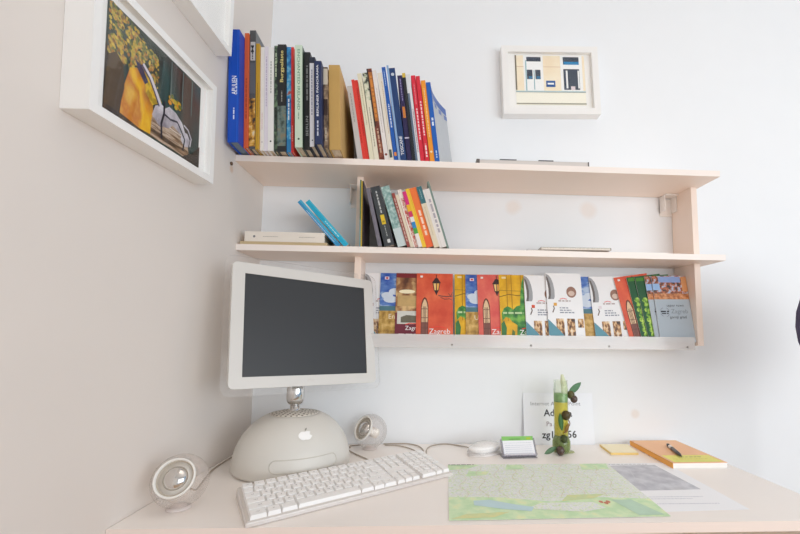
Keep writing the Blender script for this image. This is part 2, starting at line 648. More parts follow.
pale = ramp_mat('photo_pale_cloth', [(0.35, '8E8790'), (0.5, 'C9C3CC'), (0.65, 'ECE8EC')], 18, 0.4, 4)
b.poly([q(.42, .24), q(.45, .36), q(.52, .42), q(.60, .40), q(.66, .30), q(.60, .22), q(.5, .18)], pale, A)
b.poly([q(.55, .40), q(.60, .46), q(.68, .45), q(.76, .39), q(.80, .31), q(.74, .25), q(.66, .28), q(.6, .34)], pale, A)
b.poly([q(.76, .30), q(.83, .31), q(.87, .25), q(.85, .16), q(.79, .14), q(.75, .2)], pale, A)
b.stroke([q(.31, .67), q(.39, .60), q(.45, .50), q(.505, .39)], .04 * pw, mat('DAD4DE', 0.4, 0.08, 40), A)
b.stroke([q(.30, .66), q(.38, .585), q(.44, .48), q(.49, .38)], .014 * pw, mat('4A4260', 0.4, 0.1, 40), A)
b.stroke([q(.545, .48), q(.545, .34), q(.52, .22), q(.53, .06)], .02 * pw, mat('2A2630', 0.4, 0.2, 60), A)
b.stroke([q(.545, .34), q(.62, .33), q(.70, .36), q(.74, .31)], .016 * pw, mat('3A3440', 0.4, 0.2, 60), A)
b.stroke([q(.74, .31), q(.80, .22), q(.78, .08)], .016 * pw, mat('33303C', 0.4, 0.2, 60), A)
b.stroke([q(.78, .38), q(.84, .36), q(.885, .28), q(.87, .18)], .014 * pw, mat('C9C5CE', 0.4, 0.1, 60), A)
for k in range(14):
    u = random.uniform(.60, .76); v = random.uniform(.49, .60)
    b.disc(u * pw, v * ph, .022 * pw, .026 * ph, mat(['D9A92A', '7A7C34', 'E0922E', 'C9B040'][k % 4], 0.4, .2, 80), A, 7)
b.poly([q(.76, .0), q(1, .0), q(1, .26), q(.9, .12)], mat('3A322C', 0.45, 0.3, 50), A)
for x in (.6, .74, .86):
    b.rect(x * pw, .55 * ph, (x + .012) * pw, .97 * ph, mat('6A7A78', 0.4, 0.1), A)
b.build('photograph', t)

# --- left wall, upper frame (only its lower end is in view)
M, W = wall_left_frame(-0.600, -0.2915, 0.9475, math.radians(0.9), 0.235)
t, A = frame('white box frame hung highest on the left wall, its lower corner beside the blue book', M, W, 0.235, 0.035, 0.014, 0.012)
b = MB()
A2 = A @ T(-0.125, -0.048, 0)
b.rect(0, 0, 0.190, 0.11, mat('8E96A4', 0.5, 0.15, 30), A2)
b.poly([(0, 0), (0.190, 0), (0.190, 0.05), (0.1, 0.08), (0, 0.05)], mat('5C6470', 0.5, 0.2, 40), A2)
b.build('photograph', t)

# --- back wall, facade photograph
t, A = frame('small white frame on the back wall with a photograph of a cream house facade', T(0.3960, -0.0005, 1.1080) @ RY(math.radians(-2.0)), 0.306, 0.223, 0.030, 0.020, 0.012)
pw, ph = 0.222, 0.164
A = A @ T(-pw / 2 + .002, -ph / 2 + 0.0055, 0)
b = MB()
b.rect(0, 0, pw, ph, mat('FFFBEC', 0.5, 0.02, 30), A)
b.rect(0, .29 * ph, pw, ph, ramp_mat('photo_facade', [(0.35, 'FBE9CA'), (0.6, 'FEF2D8')], 20, 0.5), A)
teal = mat('3F7FA8', 0.4, 0.2, 60)
dgrey = mat('46505E', 0.4, 0.3, 60)
wht = mat('FBFDFC', 0.4, 0.02)
b.rect(.12 * pw, .29 * ph, .40 * pw, ph, wht, A)
b.rect(.165 * pw, .88 * ph, .37 * pw, .97 * ph, dgrey, A)
b.rect(.165 * pw, .52 * ph, .245 * pw, .71 * ph, dgrey, A); b.rect(.285 * pw, .52 * ph, .36 * pw, .71 * ph, dgrey, A)
b.rect(.19 * pw, .53 * ph, .245 * pw, .58 * ph, teal, A); b.rect(.30 * pw, .53 * ph, .36 * pw, .58 * ph, teal, A)
b.rect(.145 * pw, .29 * ph, .162 * pw, .9 * ph, mat('9FC3CC', 0.4), A); b.rect(.262 * pw, .31 * ph, .274 * pw, .7 * ph, mat('8AB4BE', 0.4), A)
b.rect(.65 * pw, .29 * ph, .965 * pw, ph, wht, A)
b.rect(.69 * pw, .82 * ph, .92 * pw, .975 * ph, dgrey, A); b.rect(.70 * pw, .82 * ph, .92 * pw, .88 * ph, mat('2F8AC0', 0.4), A)
b.rect(.69 * pw, .31 * ph, .92 * pw, .73 * ph, dgrey, A)
b.rect(.725 * pw, .34 * ph, .75 * pw, .7 * ph, wht, A); b.rect(.895 * pw, .34 * ph, .915 * pw, .7 * ph, wht, A); b.rect(.79 * pw, .31 * ph, .85 * pw, .38 * ph, mat('E8D9DD', 0.4), A)
b.rect(.435 * pw, .365 * ph, .565 * pw, .49 * ph, mat('2A5DA0', 0.4), A)
b.dashes(.455 * pw, .43 * ph, .545 * pw, .035 * ph, wht, A)
b.rect(0, .765 * ph, .12 * pw, .775 * ph, mat('DDBFA0', 0.5), A); b.rect(.40 * pw, .765 * ph, .65 * pw, .775 * ph, mat('E2C6A8', 0.5), A)
b.rect(0, .255 * ph, pw, .275 * ph, mat('7E959A', 0.5), A); b.rect(0, .265 * ph, pw, .285 * ph, mat('C8DCE0', 0.5), A)
b.rect(0, .015 * ph, pw, .04 * ph, mat('A9A596', 0.5), A)
b.rect(0, .3 * ph, .018 * pw, ph, mat('7A7466', 0.5), A)
b.build('photograph', t)


# ------------------------------------------------------------------ books
PAGE = ramp_mat('page_edges', [(0.4, 'D9C6AE'), (0.6, 'EADCC6')], 60, 0.8, 2, (14, 1, 1))
PAGE_W = ramp_mat('page_edges_white', [(0.4, 'DCD3C8'), (0.6, 'EFE8DF')], 60, 0.8, 2, (14, 1, 1))


def book(M, w_, d, h, colour, label, cat='book', hard=True, right=None, spine=(), rough=0.4, group=None, pages=None, open_back=0.0, left=None):
    """upright book: local x thickness, y depth (spine at y=0 facing -y), z height"""
    t = thing('magazine' if cat == 'magazine' else 'book', label, cat, M, group)
    c = colour if not isinstance(colour, str) else mat(colour, rough, 0.04, 50)
    cr = c if right is None else (right if not isinstance(right, str) else mat(right, rough, 0.05, 50))
    bd = min(0.0026, w_ * 0.18) if hard else min(0.0007, w_ * 0.12)
    ins = 0.0035 if hard else 0.0006
    b = MB()
    b.box(0, bd, bd, d, 0, h, c)                             # left board
    if not open_back:
        b.box(w_ - bd, w_, bd, d, 0, h, cr)                  # right board
    b.box(0, w_, 0, bd, 0, h, c)                             # spine
    S_ = T(0, -0.00005, 0) @ FRONT
    for it in spine:
        k = it[0]
        if k == 'band':                                     # ('band', z0, z1, colour) fractions of the height
            mm = it[3] if not isinstance(it[3], str) else mat(it[3], rough, 0.04, 50)
            x0, x1 = (it[4], it[5]) if len(it) > 4 else (0, 1)
            b.rect(x0 * w_, it[1] * h, x1 * w_, it[2] * h, mm, S_)
        elif k == 'up' or k == 'down':                      # ('up', text, z centre, length, letter height frac, colour)
            b.text(it[1], w_ * (it[6] if len(it) > 6 else 0.5), it[2] * h, it[4] * w_, mat(it[5], 0.5), S_, math.pi / 2 if k == 'up' else -math.pi / 2, 0.012, it[3] * h)
        elif k == 'dash':                                   # ('dash', z0, z1, width frac, colour, x centre frac)
            b.dashes(it[1] * h, (it[5] if len(it) > 5 else 0.5) * w_, it[2] * h, it[3] * w_, mat(it[4], 0.5), S_, True)
        elif k == 'spot':
            b.disc(w_ * 0.5, it[1] * h, it[2] * w_, it[2] * w_, mat(it[3], 0.5), S_, 12)
    b.build('cover', t, 0.0004 if hard else 0)
    b = MB()
    pg = pages or (PAGE if hard else PAGE_W)
    b.box(bd, w_ - bd, bd + 0.001, d - ins, ins, h - ins, pg)
    b.build('pages', t)
    if open_back:                                           # the limp back cover has fallen open to the right
        b = MB()
        N = 8
        pr = [(w_ - 0.0004 + open_back * (k / N) ** 1.7, (d) * k / N) for k in range(N + 1)]
        vs = [(x, y, z) for x, y in pr for z in (0.0, h)] + [(x + 0.0005, y, z) for x, y in pr for z in (0.0, h)]
        n2 = 2 * (N + 1)
        fs = []
        for k in range(N):
            a = 2 * k
            fs += [(a, a + 2, a + 3, a + 1), (n2 + a, n2 + a + 1, n2 + a + 3, n2 + a + 2), (a + 1, a + 3, n2 + a + 3, n2 + a + 1), (a, n2 + a, n2 + a + 2, a + 2)]
        b.add(vs, fs, cr)
        for k in range(N):                                  # blue masthead band along the top and fore edge
            a, c2 = pr[k], pr[k + 1]
            z0, z1 = h * 0.90, h * 0.995
            b.add([(a[0] + 0.0008, a[1], z0), (c2[0] + 0.0008, c2[1], z0), (c2[0] + 0.0008, c2[1], z1), (a[0] + 0.0008, a[1], z1)], [(0, 1, 2, 3)], mat('3F62A8', 0.4))
            if k % 2:
                b.add([(a[0] + 0.0008, a[1], h * .82), (c2[0] + 0.0008, c2[1] - .004, h * .82), (c2[0] + 0.0008, c2[1] - .004, h * .88), (a[0] + 0.0008, a[1], h * .88)], [(0, 1, 2, 3)], mat('6C80B4', 0.4))
        b.build('back_cover', t, label='grey back cover with blue band fallen open')
    return t


def stand(x, y, z, lean):
    """lean in degrees to the left; pivots on the bottom left edge"""
    return T(x, y, z + 0.0003) @ RY(-math.radians(lean))


G1 = 'upright books at the left of the top shelf'
art_gold = ramp_mat('spine_gold_photo', [(0.35, '2C2A26'), (0.47, 'B07A2A'), (0.55, 'E3B24C'), (0.65, 'E9DEC0')], 60, 0.4, 4)
art_dkgreen = ramp_mat('spine_dark_green', [(0.35, '1B2420'), (0.5, '33443A'), (0.62, '6E8A6A')], 70, 0.4, 4)
art_castle = ramp_mat('spine_castle', [(0.35, '3C4A44'), (0.5, '6E827C'), (0.65, '8C7F66')], 60, 0.4, 4)
art_sea = ramp_mat('spine_sea', [(0.35, '1C5FA8'), (0.5, '2F9BD6'), (0.6, '7FC3E4'), (0.68, 'B05B5B')], 55, 0.4, 3)
art_brown = ramp_mat('spine_brown_photo', [(0.35, '3B2E28'), (0.5, '7A6554'), (0.65, 'B9A184')], 70, 0.4, 4)
B1 = [
    # x, Y, width, depth, height, lean, colour, label, kwargs
    (-0.4688, -.2421, 0.0255, .215, .2900, 2.5, '0A4FC0', 'thick cobalt blue book with white lettering, leftmost on the top shelf', dict(pages=mat('7E90A4', .7), spine=[('up', 'APULIEN', .50, .165, .62, 'F4F6FA', .58), ('dash', .20, .30, .12, 'D9E4FA', .55), ('dash', .42, .56, .08, 'BFD2F5', .8), ('band', 0, 1, '2B6BE0', .84, .88)])),  # pages tinted blue-grey, the shadow under the block put into their colour
    (-0.4426, -.2148, 0.0105, .200, .3031, 2.5, 'E0663A', 'slim orange-red book just right of the thick blue book', dict(spine=[('dash', .25, .6, .3, 'B84A28')])),
    (-0.4318, -.2104, 0.0148, .200, .3146, 2.5, '55575A', 'tall charcoal book with a golden picture on its spine', dict(right='6D7073', spine=[('band', .02, .42, art_gold), ('band', .46, .72, '63656A'), ('band', .74, .90, 'C9C9C7', .15, .95), ('up', 'M', .84, .06, .7, '3A3B3D'), ('dash', .75, .81, .2, '55575A')])),
    (-0.4166, -.2087, 0.0088, .200, .2810, 2.5, 'C79A2E', 'slim mustard yellow book between the charcoal book and the white ones', dict(spine=[('dash', .3, .62, .2, 'A87C1E')])),
    (-0.4075, -.2028, 0.0098, .195, .2763, 2.5, 'EDEBEA', 'first of three white spines from the left, next to the mustard book', dict(spine=[('dash', .2, .36, .14, 'D0A6B0'), ('spot', .08, .2, 'C9C4C6')])),
    (-0.3974, -.2018, 0.0092, .195, .2795, 2.5, 'E6E1EA', 'middle of three white spines, lavender lettering', dict(spine=[('dash', .42, .9, .3, 'C4BACF')])),
    (-0.3879, -.2028, 0.0135, .195, .2770, 2.5, 'F0EFEC', 'widest of three white spines, grey lettering and black emblem at the foot', dict(spine=[('dash', .55, .86, .2, 'A9ABA6'), ('spot', .09, .16, '2E2E30')])),
    (-0.3741, -.1999, 0.0088, .190, .2838, 2.5, art_dkgreen, 'slim dark green mottled book with pale lettering beside the wide white spine', dict(spine=[('dash', .7, .93, .35, 'B9C6A8')])),
    (-0.3650, -.2011, 0.0208, .195, .2870, 2.5, '26282B', 'thick black book with yellow title over a castle picture on its spine', dict(spine=[('band', .05, .42, art_castle), ('up', 'Burgpaläste', .79, .3, .55, 'E9D98A'), ('dash', .46, .56, .12, 'A8A8A0')])),
    (-0.3439, -.1986, 0.0120, .190, .2830, 2.5, art_sea, 'blue sea-patterned book between the black castle book and the red spine', dict(spine=[('band', 0, .12, '2D87C4'), ('dash', .3, .5, .28, 'EAF3FA'), ('band', 0, 1, '1B2A4E', 0, .1)])),
    (-0.3316, -.1994, 0.0066, .190, .2828, 2.5, 'DE3A34', 'thin red book against the pale green spine', dict(spine=[('dash', .1, .25, .3, 'F0A09A')])),
    (-0.3135, -.2277, 0.0180, .220, .2674, 2.5, 'CFE0CC', 'pale mint green book with a dark green vertical title', dict(right='39503C', spine=[('down', 'ENCHANTED IRELAND', .66, .60, .5, '6C9B80'), ('dash', .27, .34, .12, '7FA58C'), ('spot', .08, .14, '35503F')])),
    (-0.2952, -.2155, 0.0165, .208, .2587, 2.5, '2B2E31', 'black book with grey spine lettering right of the mint green book', dict(spine=[('dash', .5, .86, .25, '8E9294'), ('up', 'BERLIN', .24, .2, .5, 'A9ADAF')])),
    (-0.2765, -.2330, 0.0140, .225, .2335, 2.5, '262B3A', 'dark-covered book with a wide white spine label, left of the navy book', dict(spine=[('band', 0.0, .93, 'E4E5EC', .05, .8), ('dash', .35, .86, .2, '9AA0B8', .42), ('spot', .07, .12, '4A5068')])),
    (-0.2600, -.2474, 0.0165, .238, .2139, 2.5, '27345C', 'navy blue book with a white vertical title', dict(spine=[('up', 'BERLINER PANORAMA', .64, .62, .42, 'E8EBF2', .42), ('dash', .1, .28, .2, 'C9CFDF', .42)])),
    (-0.2428, -.2300, 0.0105, .222, .2106, 2.5, art_brown, 'slim brown picture-spined book touching the big tan book', dict(spine=[('band', .78, .98, 'D8CDBA'), ('band', .4, .6, '3E2D2A'), ('dash', .08, .25, .25, 'D9CDB8')])),
    (-0.2315, -.2208, 0.0275, .212, .2235, 2.5, 'C8A260', 'big plain tan hardback, last upright book before the leaning ones', dict(right='CDA96E', rough=.7)),  # right cover lightened in colour to offset the shade beside it
]
for x, y, w_, d, h, ln, c, lab, kw in B1:
    book(stand(x, y, ZA, ln), w_, d, h, c, lab, group=G1, **kw)

G2 = 'leaning paperbacks in the middle of the top shelf'
art_fern = ramp_mat('spine_fern', [(0.38, '3C423C'), (0.46, 'C9CFB4'), (0.6, 'E9E5D0')], 60, 0.5, 4)
art_brn2 = ramp_mat('spine_red_brown', [(0.35, '4A241E'), (0.5, '7E3A2C'), (0.65, 'A8664A')], 60, 0.5, 4)
B2 = [
    (.0147, .2026, 'C9C5C4', 'pale grey leaning book resting against the big tan book', dict(hard=False, spine=[('dash', .5, .9, .2, 'A8A4A4')])),
    (.0082, .2226, 'E4453A', 'first of two thin red leaning books near the tan book', dict(hard=False, spine=[('dash', .2, .5, .3, 'B92D26')])),
    (.0094, .2222, 'DF3E34', 'second of two thin red leaning books, beside the cream ones', dict(hard=False, spine=[('dash', .3, .9, .25, 'A8241E')])),
    (.0125, .2396, 'E8E2C8', 'cream leaning book right beside the red pair', dict(hard=False, spine=[('dash', .4, .9, .14, 'B7B294')])),
    (.0130, .2429, 'EAE4CF', 'cream leaning book with black fern pattern at the top of its spine', dict(hard=False, spine=[('band', .68, 1, art_fern), ('dash', .15, .6, .16, '8E8A78')])),
    (.0150, .2563, art_brn2, 'tall brown leaning book with an orange upper spine', dict(hard=False, spine=[('band', .42, .96, 'B5713A', .28, 1), ('band', .36, 1, '3A2C26', 0, .28), ('dash', .46, .92, .4, 'D98B3E', .62), ('dash', .08, .34, .3, 'C9A58E')])),
    (.0119, .2499, 'E9E3E0', 'white leaning book with a rusty emblem at its foot, next to the brown one', dict(hard=False, spine=[('dash', .3, .8, .14, 'C0B6B6'), ('spot', .06, .3, '7E3B30')])),
    (.0130, .2448, 'E6DFD3', 'off-white leaning book touching the first blue spine', dict(hard=False, spine=[('dash', .3, .9, .12, 'C6A88A', .7), ('band', .03, .12, '4C5A54', .2, .8)])),
    (.0110, .2627, '1D5CB4', 'bright blue leaning book with white lettering, tallest of the blue ones', dict(hard=False, spine=[('dash', .35, .6, .28, 'D8E4F4'), ('dash', .8, .96, .2, 'A9C3E8'), ('band', .05, .09, 'E08A3C', .2, .8)])),
    (.0058, .2661, '8FB0D8', 'very thin light blue leaning booklet between two blue books', dict(hard=False)),
    (.0172, .2593, '1F3F72', 'wide navy leaning book with bold white title at its foot', dict(spine=[('up', 'TOSCANE', .16, .2, .7, 'F0F3F7'), ('spot', .93, .28, 'C8D2DE')])),
    (.0137, .2400, '2A2350', 'dark purple leaning book with an orange lozenge on its spine', dict(hard=False, spine=[('band', .5, .63, 'D0803C', .25, .8), ('dash', .7, .96, .2, '8E86B8'), ('band', .26, .275, 'CFCBE0')])),
    (.0090, .2454, '24282E', 'thin black leaning book right of the purple one', dict(hard=False, spine=[('band', .95, 1, 'D8B84A')])),
    (.0130, .2430, 'DCDFE3', 'white leaning book with a slate blue lower spine', dict(hard=False, spine=[('band', 0, .78, '63748A', 0, .45), ('dash', .1, .6, .14, 'A05B6A', .75)])),
    (.0124, .2415, 'DB2A42', 'first of two crimson leaning books, beside the white and slate one', dict(hard=False, spine=[('dash', .25, .62, .28, 'F6D4D8'), ('dash', .66, .9, .18, 'E88A96')])),
    (.0116, .2384, 'D8293C', 'second of two crimson leaning books, beside the orange one', dict(hard=False, spine=[('dash', .3, .7, .3, 'F6D4D8'), ('dash', .05, .2, .35, 'F4E0E0')])),
    (.0130, .2276, 'F0992E', 'orange leaning book between the crimson pair and the last blue one', dict(hard=False, spine=[('dash', .3, .9, .2, 'F8CF98'), ('spot', .12, .25, 'F6DDB8')])),
]
xs = [-.1686, -.1530, -.1460, -.1361, -.1233, -.1105, -.0950, -.0845, -.0713, -.0605, -.0560, -.0400, -.0275, -.0185, -.0040, .0085, .0212, .0350]
mids = [-.1805, -.1694, -.1610, -.1496, -.1382, -.1243, -.1108, -.0982, -.0844, -.0765, -.0638, -.0464, -.0351, -.0252, -.0113, .0009, .0141]
cur = None
LEAN2 = [9.6] * 4 + [9.2] * 3 + [8.8] * 2 + [8.2] * 2 + [7.6] * 3 + [7.2] * 4
for i, (w_, h, c, lab, kw) in enumerate(B2):
    w_ *= 0.93
    ln = LEAN2[i]
    # centre of the spine at mid height, then down the lean to the bottom left edge
    a = math.radians(ln)
    x = mids[i] - 0.003 + math.sin(a) * 0.122 - w_ / 2 * math.cos(a)
    if cur is not None:
        x = max(x, cur)
    cur = x + w_ / math.cos(a) + 0.0002
    if i + 1 < len(LEAN2) and LEAN2[i + 1] < ln:
        cur += 0.0003
    book(stand(x, -0.1715 + 0.0015 * (i % 3), ZA, ln), w_, 0.150 + 0.006 * (i % 2), h, c, lab, group=G2, **kw)
book(stand(max(cur + .0004, .0335), -0.1705, ZA, 7.2), .0122, .140, .2225, '1C5FB8', 'blue leaning magazine with its grey back cover fallen open, last on the right', 'magazine', hard=False, right='B9BCC0', open_back=.050, group=G2,
     spine=[('dash', .45, .55, .4, 'DCE7F6'), ('dash', .05, .14, .25, 'BFD4F0')])

G3 = 'leaning books in the middle of the lower shelf'
art_teal = ramp_mat('spine_teal_mottle', [(0.35, '6E9490'), (0.5, '93B5B0'), (0.65, 'BFD2CE')], 120, 0.6, 4)
art_multi = ramp_mat('spine_stripes_red', [(0.40, 'B8453E'), (0.5, 'E8D6CB'), (0.6, 'C25A50')], 90, 0.5, 2, (1, 1, 1))
B3 = [
    (-.1622, .0038, .1815, 1.0, '2F6A5A', 'thin teal-edged folder standing upright against the shelf post', dict(hard=False, spine=[('band', 0, .4, '5E9AA8'), ('band', 0, 1, 'B8A83A', .7, 1)])),
    (-.1578, .0050, .1780, 1.0, '2A2622', 'thin dark folder with yellow edge, second from the shelf post', dict(hard=False, right='5B4C57', spine=[('band', 0, 1, 'D6B43A', .0, .4)])),
]
for x, w_, h, ln, c, lab, kw in B3:
    book(stand(x, -.1445, ZB, ln), w_, .135, h, c, lab, group=G3, **kw)
LEAN3 = 15.6
B3 = [
    (.0100, .1600, '77737E', 'grey-violet booklet partly hidden by the slate book on the lower shelf', dict(hard=False)),
    (.0260, .1650, '3E4246', 'slate black leaning book with a yellow emblem on its spine', dict(hard=False, spine=[('dash', .55, .92, .14, 'C3C6C6'), ('band', .36, .52, 'E3C22E', .3, .7), ('band', .39, .42, 'A8891A', .38, .62), ('dash', .16, .34, .08, 'AEB2B2'), ('band', .05, .11, 'D0D2D2', .4, .7)])),
    (.0230, .1690, art_teal, 'thick mottled teal leaning book', dict(spine=[('band', 0, .3, 'C9D6D6')])),
    (.0080, .1510, '9A4A44', 'thin dark red leaning book beside the teal one', dict(hard=False, spine=[('dash', .1, .9, .4, 'C9A79A')])),
    (.0085, .1470, 'E4D8C2', 'short cream leaning book right of the dark red one', dict(hard=False, spine=[('dash', .1, .9, .1, 'A8553F', .8)])),
    (.0110, .1620, art_multi, 'red and white striped leaning book', dict(hard=False, spine=[('band', .85, 1, 'EFE3DA'), ('band', 0, 1, 'EFE3DA', 0, .25)])),
    (.0100, .1560, 'ECE6E4', 'leaning book with a pink, yellow, blue and green spine', dict(hard=False, spine=[('band', .76, 1, 'D8307E'), ('band', .64, .76, 'F0B429'), ('band', .54, .64, 'D23B6A'), ('band', .34, .45, '2F8AC8'), ('band', .24, .34, '4BA84A')])),
    (.0100, .1650, 'F0C63A', 'yellow leaning book touching the orange one on the lower shelf', dict(hard=False, spine=[('dash', .1, .9, .12, 'E09A2E', .7)])),
    (.0185, .1675, 'F07A3C', 'wide orange leaning book on the lower shelf', dict(hard=False, spine=[('dash', .2, .62, .3, 'FAD9C4'), ('band', 0, .18, 'EE6A3A')])),
    (.0140, .1710, 'E3D6BC', 'cream leaning book with a teal top on its spine', dict(hard=False, spine=[('band', .72, 1, '3C7078'), ('dash', .8, .95, .12, '9CB8BC'), ('dash', .2, .66, .08, 'B8A88C')])),
    (.0185, .1640, 'E8E2DE', 'white leaning book with grey lettering, last thick spine on the lower shelf', dict(hard=False, spine=[('dash', .25, .85, .3, 'B0A8B0', .6), ('band', 0, 1, 'CFC8C4', .3, .34)])),
    (.0050, .1890, '7C9088', 'thin tall grey-green folder at the right end of the leaning row', dict(hard=False, right='6B5F57')),
]
mids3 = [-.1262, -.1105, -.0835, -.0655, -.0565, -.0442, -.0318, -.0215, -.0082, .0105, .0253, .0355]
cur = None
LEANS3 = [13.0, 15.0] + [17.2] * 10
for i, (w_, h, c, lab, kw) in enumerate(B3):
    a = math.radians(LEANS3[i])
    x = mids3[i] + math.sin(a) * 0.082 - w_ / 2 * math.cos(a)
    if i and LEANS3[i] > LEANS3[i - 1]:                   # the steeper book touches its neighbour only at the top
        cur += 0.172 * (math.tan(a) - math.tan(math.radians(LEANS3[i - 1]))) + 0.0004
    if cur is not None:
        x = max(x, cur)
    cur = x + w_ / math.cos(a) + 0.0003
    book(stand(x, -.1500 + .0015 * (i % 3), ZB, LEANS3[i]), w_, .140, h, c, lab, group=G3, **kw)


# --- lying books, left of the lower shelf
def lying(name_label, x0, x1, y0, d, z, th, c, spine=(), rz=0.0, hard=True, rough=.5):
    """book lying flat with its spine to the front: built upright then turned onto its side"""
    L = x1 - x0
    M = T(x0, y0, z + 0.0002) @ RZ(rz) @ T(0, 0, th) @ RY(math.pi / 2)
    return book(M, th, d, L, c, name_label, hard=hard, spine=spine, rough=rough)


lying('thin tan book lying flat under the white hardback on the lower shelf', -.4705, -.2460, -.142, .135, ZB, .0085, 'C9B48E', (), 0)
lying('thick white hardback lying flat at the left end of the lower shelf', -.4600, -.2545, -.141, .135, ZB + .0088, .0265, 'EDE5DA', [('spot', .12, .12, '7C7C80'), ('dash', .23, .42, .05, 'A9A39C'), ('dash', .68, .88, .05, 'A9A39C')], 0)
# --- two turquoise books propped against them
Mt = T(-.2025, -.133, ZB + .0003) @ RY(-math.radians(42.2))
book(Mt, .0135, .11, .160, '22AED2', 'upper of two turquoise books propped aslant on the lower shelf', hard=False, spine=[('dash', .2, .55, .22, 'B9E6F2'), ('band', .0, 1, '45C0DC', .75, 1)])
Mt = T(-.2228, -.130, ZB + .0003) @ RY(-math.radians(42.2))
book(Mt, .0115, .11, .162, '3494C8', 'lower of two turquoise books, violet-blue, propped against the white hardback', hard=False, spine=[('band', .1, 1, '4FB6DA', .55, 1), ('dash', .1, .8, .16, 'C8D6F0', .3)])

# --- flat things on the right of the shelves
t = thing('magazine', 'grey magazine lying flat alone on the right of the top shelf', 'magazine', T(.146, -.1700, ZA + .0003) @ RZ(-.01))
b = MB(); b.box(0, .300, 0, .14, 0, .0006, mat('D9CFC9', .4)); b.box(0, .300, 0, .14, .0105, .0113, mat('C4C6C8', .35))
b.box(0, .300, 0, .0006, 0, .0113, mat('D8D2CE', .4))
b.box(.060, .105, .0001, .03, .01135, .0142, mat('5A5C64', .4)); b.box(.165, .205, .0001, .03, .01135, .0142, mat('4E5058', .4))
b.build('cover', t)
b = MB(); b.box(.0006, .2994, .0008, .139, .0006, .0105, PAGE_W); b.build('pages', t)
b = MB(); b.box(-.0025, .006, -.001, .05, .0003, .0125, mat('6A6460', .4)); b.box(.2985, .3015, -.001, .05, .0003, .0120, mat('6A6664', .4)); b.build('corner_clip', t)

t = thing('magazine', 'thin grey magazine lying at the left of the loose pile on the lower shelf', 'magazine', T(.286, -.1400, ZB + .0003) @ RZ(.04), 'loose papers on the right of the lower shelf')
b = MB(); b.box(0, .16, 0, .12, 0, .0005, mat('B8B2B0', .4)); b.box(0, .16, 0, .12, .0030, .0036, mat('A49EA0', .35)); b.box(0, .0006, 0, .12, 0, .0036, mat('8A8488', .4)); b.build('cover', t)
b = MB(); b.box(.0008, .159, .0008, .119, .0005, .0030, PAGE_W); b.build('pages', t)
t = thing('magazine', 'magazine with a dark spine end lying askew on the loose pile', 'magazine', T(.324, -.1420, ZB + .0042) @ RZ(-.03), 'loose papers on the right of the lower shelf')
b = MB(); b.box(0, .19, 0, .12, 0, .0006, mat('D8D0C6', .4)); b.box(0, .19, 0, .12, .0060, .0068, mat('9AA090', .35)); b.box(.19, .1906, 0, .12, 0, .0068, mat('4A4440', .4)); b.build('cover', t)
b = MB(); b.box(.0008, .189, .0006, .119, .0006, .0060, PAGE_W); b.build('pages', t)
b = MB(); b.box(0, .152, 0, .115, 0, .003, mat('F4F1EE', .6)); o = b.build('paper_stack')
o.matrix_world = T(.5300, -.139, ZB + .0002)
tag(o, 'small stack of white paper lying right of the magazines on the lower shelf', 'paper', 'loose papers on the right of the lower shelf')

# ------------------------------------------------------------------ brochures on the ledge
TILT = math.radians(9)
LEDGE = 0.2957
GB = 'tourist brochures on the acrylic ledge'
sky = ramp_mat('print_sky', [(0.38, '2D55B0'), (0.52, '5E86C8'), (0.62, 'B9CCE4')], 18, .35, 4, (1, 1, 2))
ochre = ramp_mat('print_old_map', [(0.35, '9A7432'), (0.5, 'C29A4C'), (0.65, 'DDBB74')], 60, .4, 5)
redw = ramp_mat('print_red_wall', [(0.35, 'D24A30'), (0.55, 'E2603E'), (0.7, 'EE7A4E')], 20, .4, 5)
redw2 = ramp_mat('print_coral_wall', [(0.35, 'D8504C'), (0.55, 'E46A5C'), (0.7, 'EE8468')], 20, .4, 5)
yel = ramp_mat('print_yellow_wall', [(0.35, 'CF980C'), (0.55, 'E8B414'), (0.7, 'F2C52C')], 26, .4, 4)
grn = ramp_mat('print_green_bronze', [(0.35, '1E5628'), (0.5, '3E8A3C'), (0.64, '7CB84E')], 40, .4, 4)
crowd = ramp_mat('print_crowd', [(0.36, '2B3038'), (0.45, '7A4A3A'), (0.52, 'C9703E'), (0.6, 'A8BEDC'), (0.7, 'E8D8C8')], 95, .4, 4)
shopart = ramp_mat('print_people', [(0.38, '3A2A22'), (0.48, '9A6A44'), (0.56, 'D9B07A'), (0.68, 'F0E2CC')], 80, .4, 4, (1.6, 1, .8))
white_p = mat('F4F5F7', .35, .01)
tx_w = mat('FBFBFB', .5)
tx_k = mat('3A3A40', .5)
tx_g = mat('8A90A0', .5)
PW, PH = .104, .196


def sky_art(b, A, word):
    b.rect(0, .42 * PH, PW, PH, sky, A)
    for u, v, r in ((.2, .66, .16), (.42, .72, .18), (.62, .66, .16), (.85, .7, .18), (.3, .6, .2), (.7, .58, .22)):
        b.disc(min(max(u, r), 1 - r) * PW, v * PH, r * PW, .05 * PH, mat('D3DEEC', .4, .08, 60), A)
    b.rect(0, .42 * PH, PW, .50 * PH, mat('4F7A86', .4, .2, 60), A)
    b.rect(0, 0, PW, .43 * PH, ochre, A)
    b.rect(.12 * PW, .90 * PH, .24 * PW, .945 * PH, mat('E7D9E4', .5), A); b.rect(.15 * PW, .91 * PH, .21 * PW, .935 * PH, mat('C8283C', .5), A)
    b.text(word, .34 * PW, .345 * PH, .19 * PW, mat('EDE3CC', .5), A)


def zagreb_mark(b, A, u, v, s):
    b.stroke([(u - .22 * PW, v + .055 * PH), (u - .1 * PW, v + .07 * PH), (u + .05 * PW, v + .066 * PH), (u + .18 * PW, v + .05 * PH)], .012 * PH, mat('EE4A3A', .5), A)
    b.text('Zagreb', u, v, s, tx_w, A)


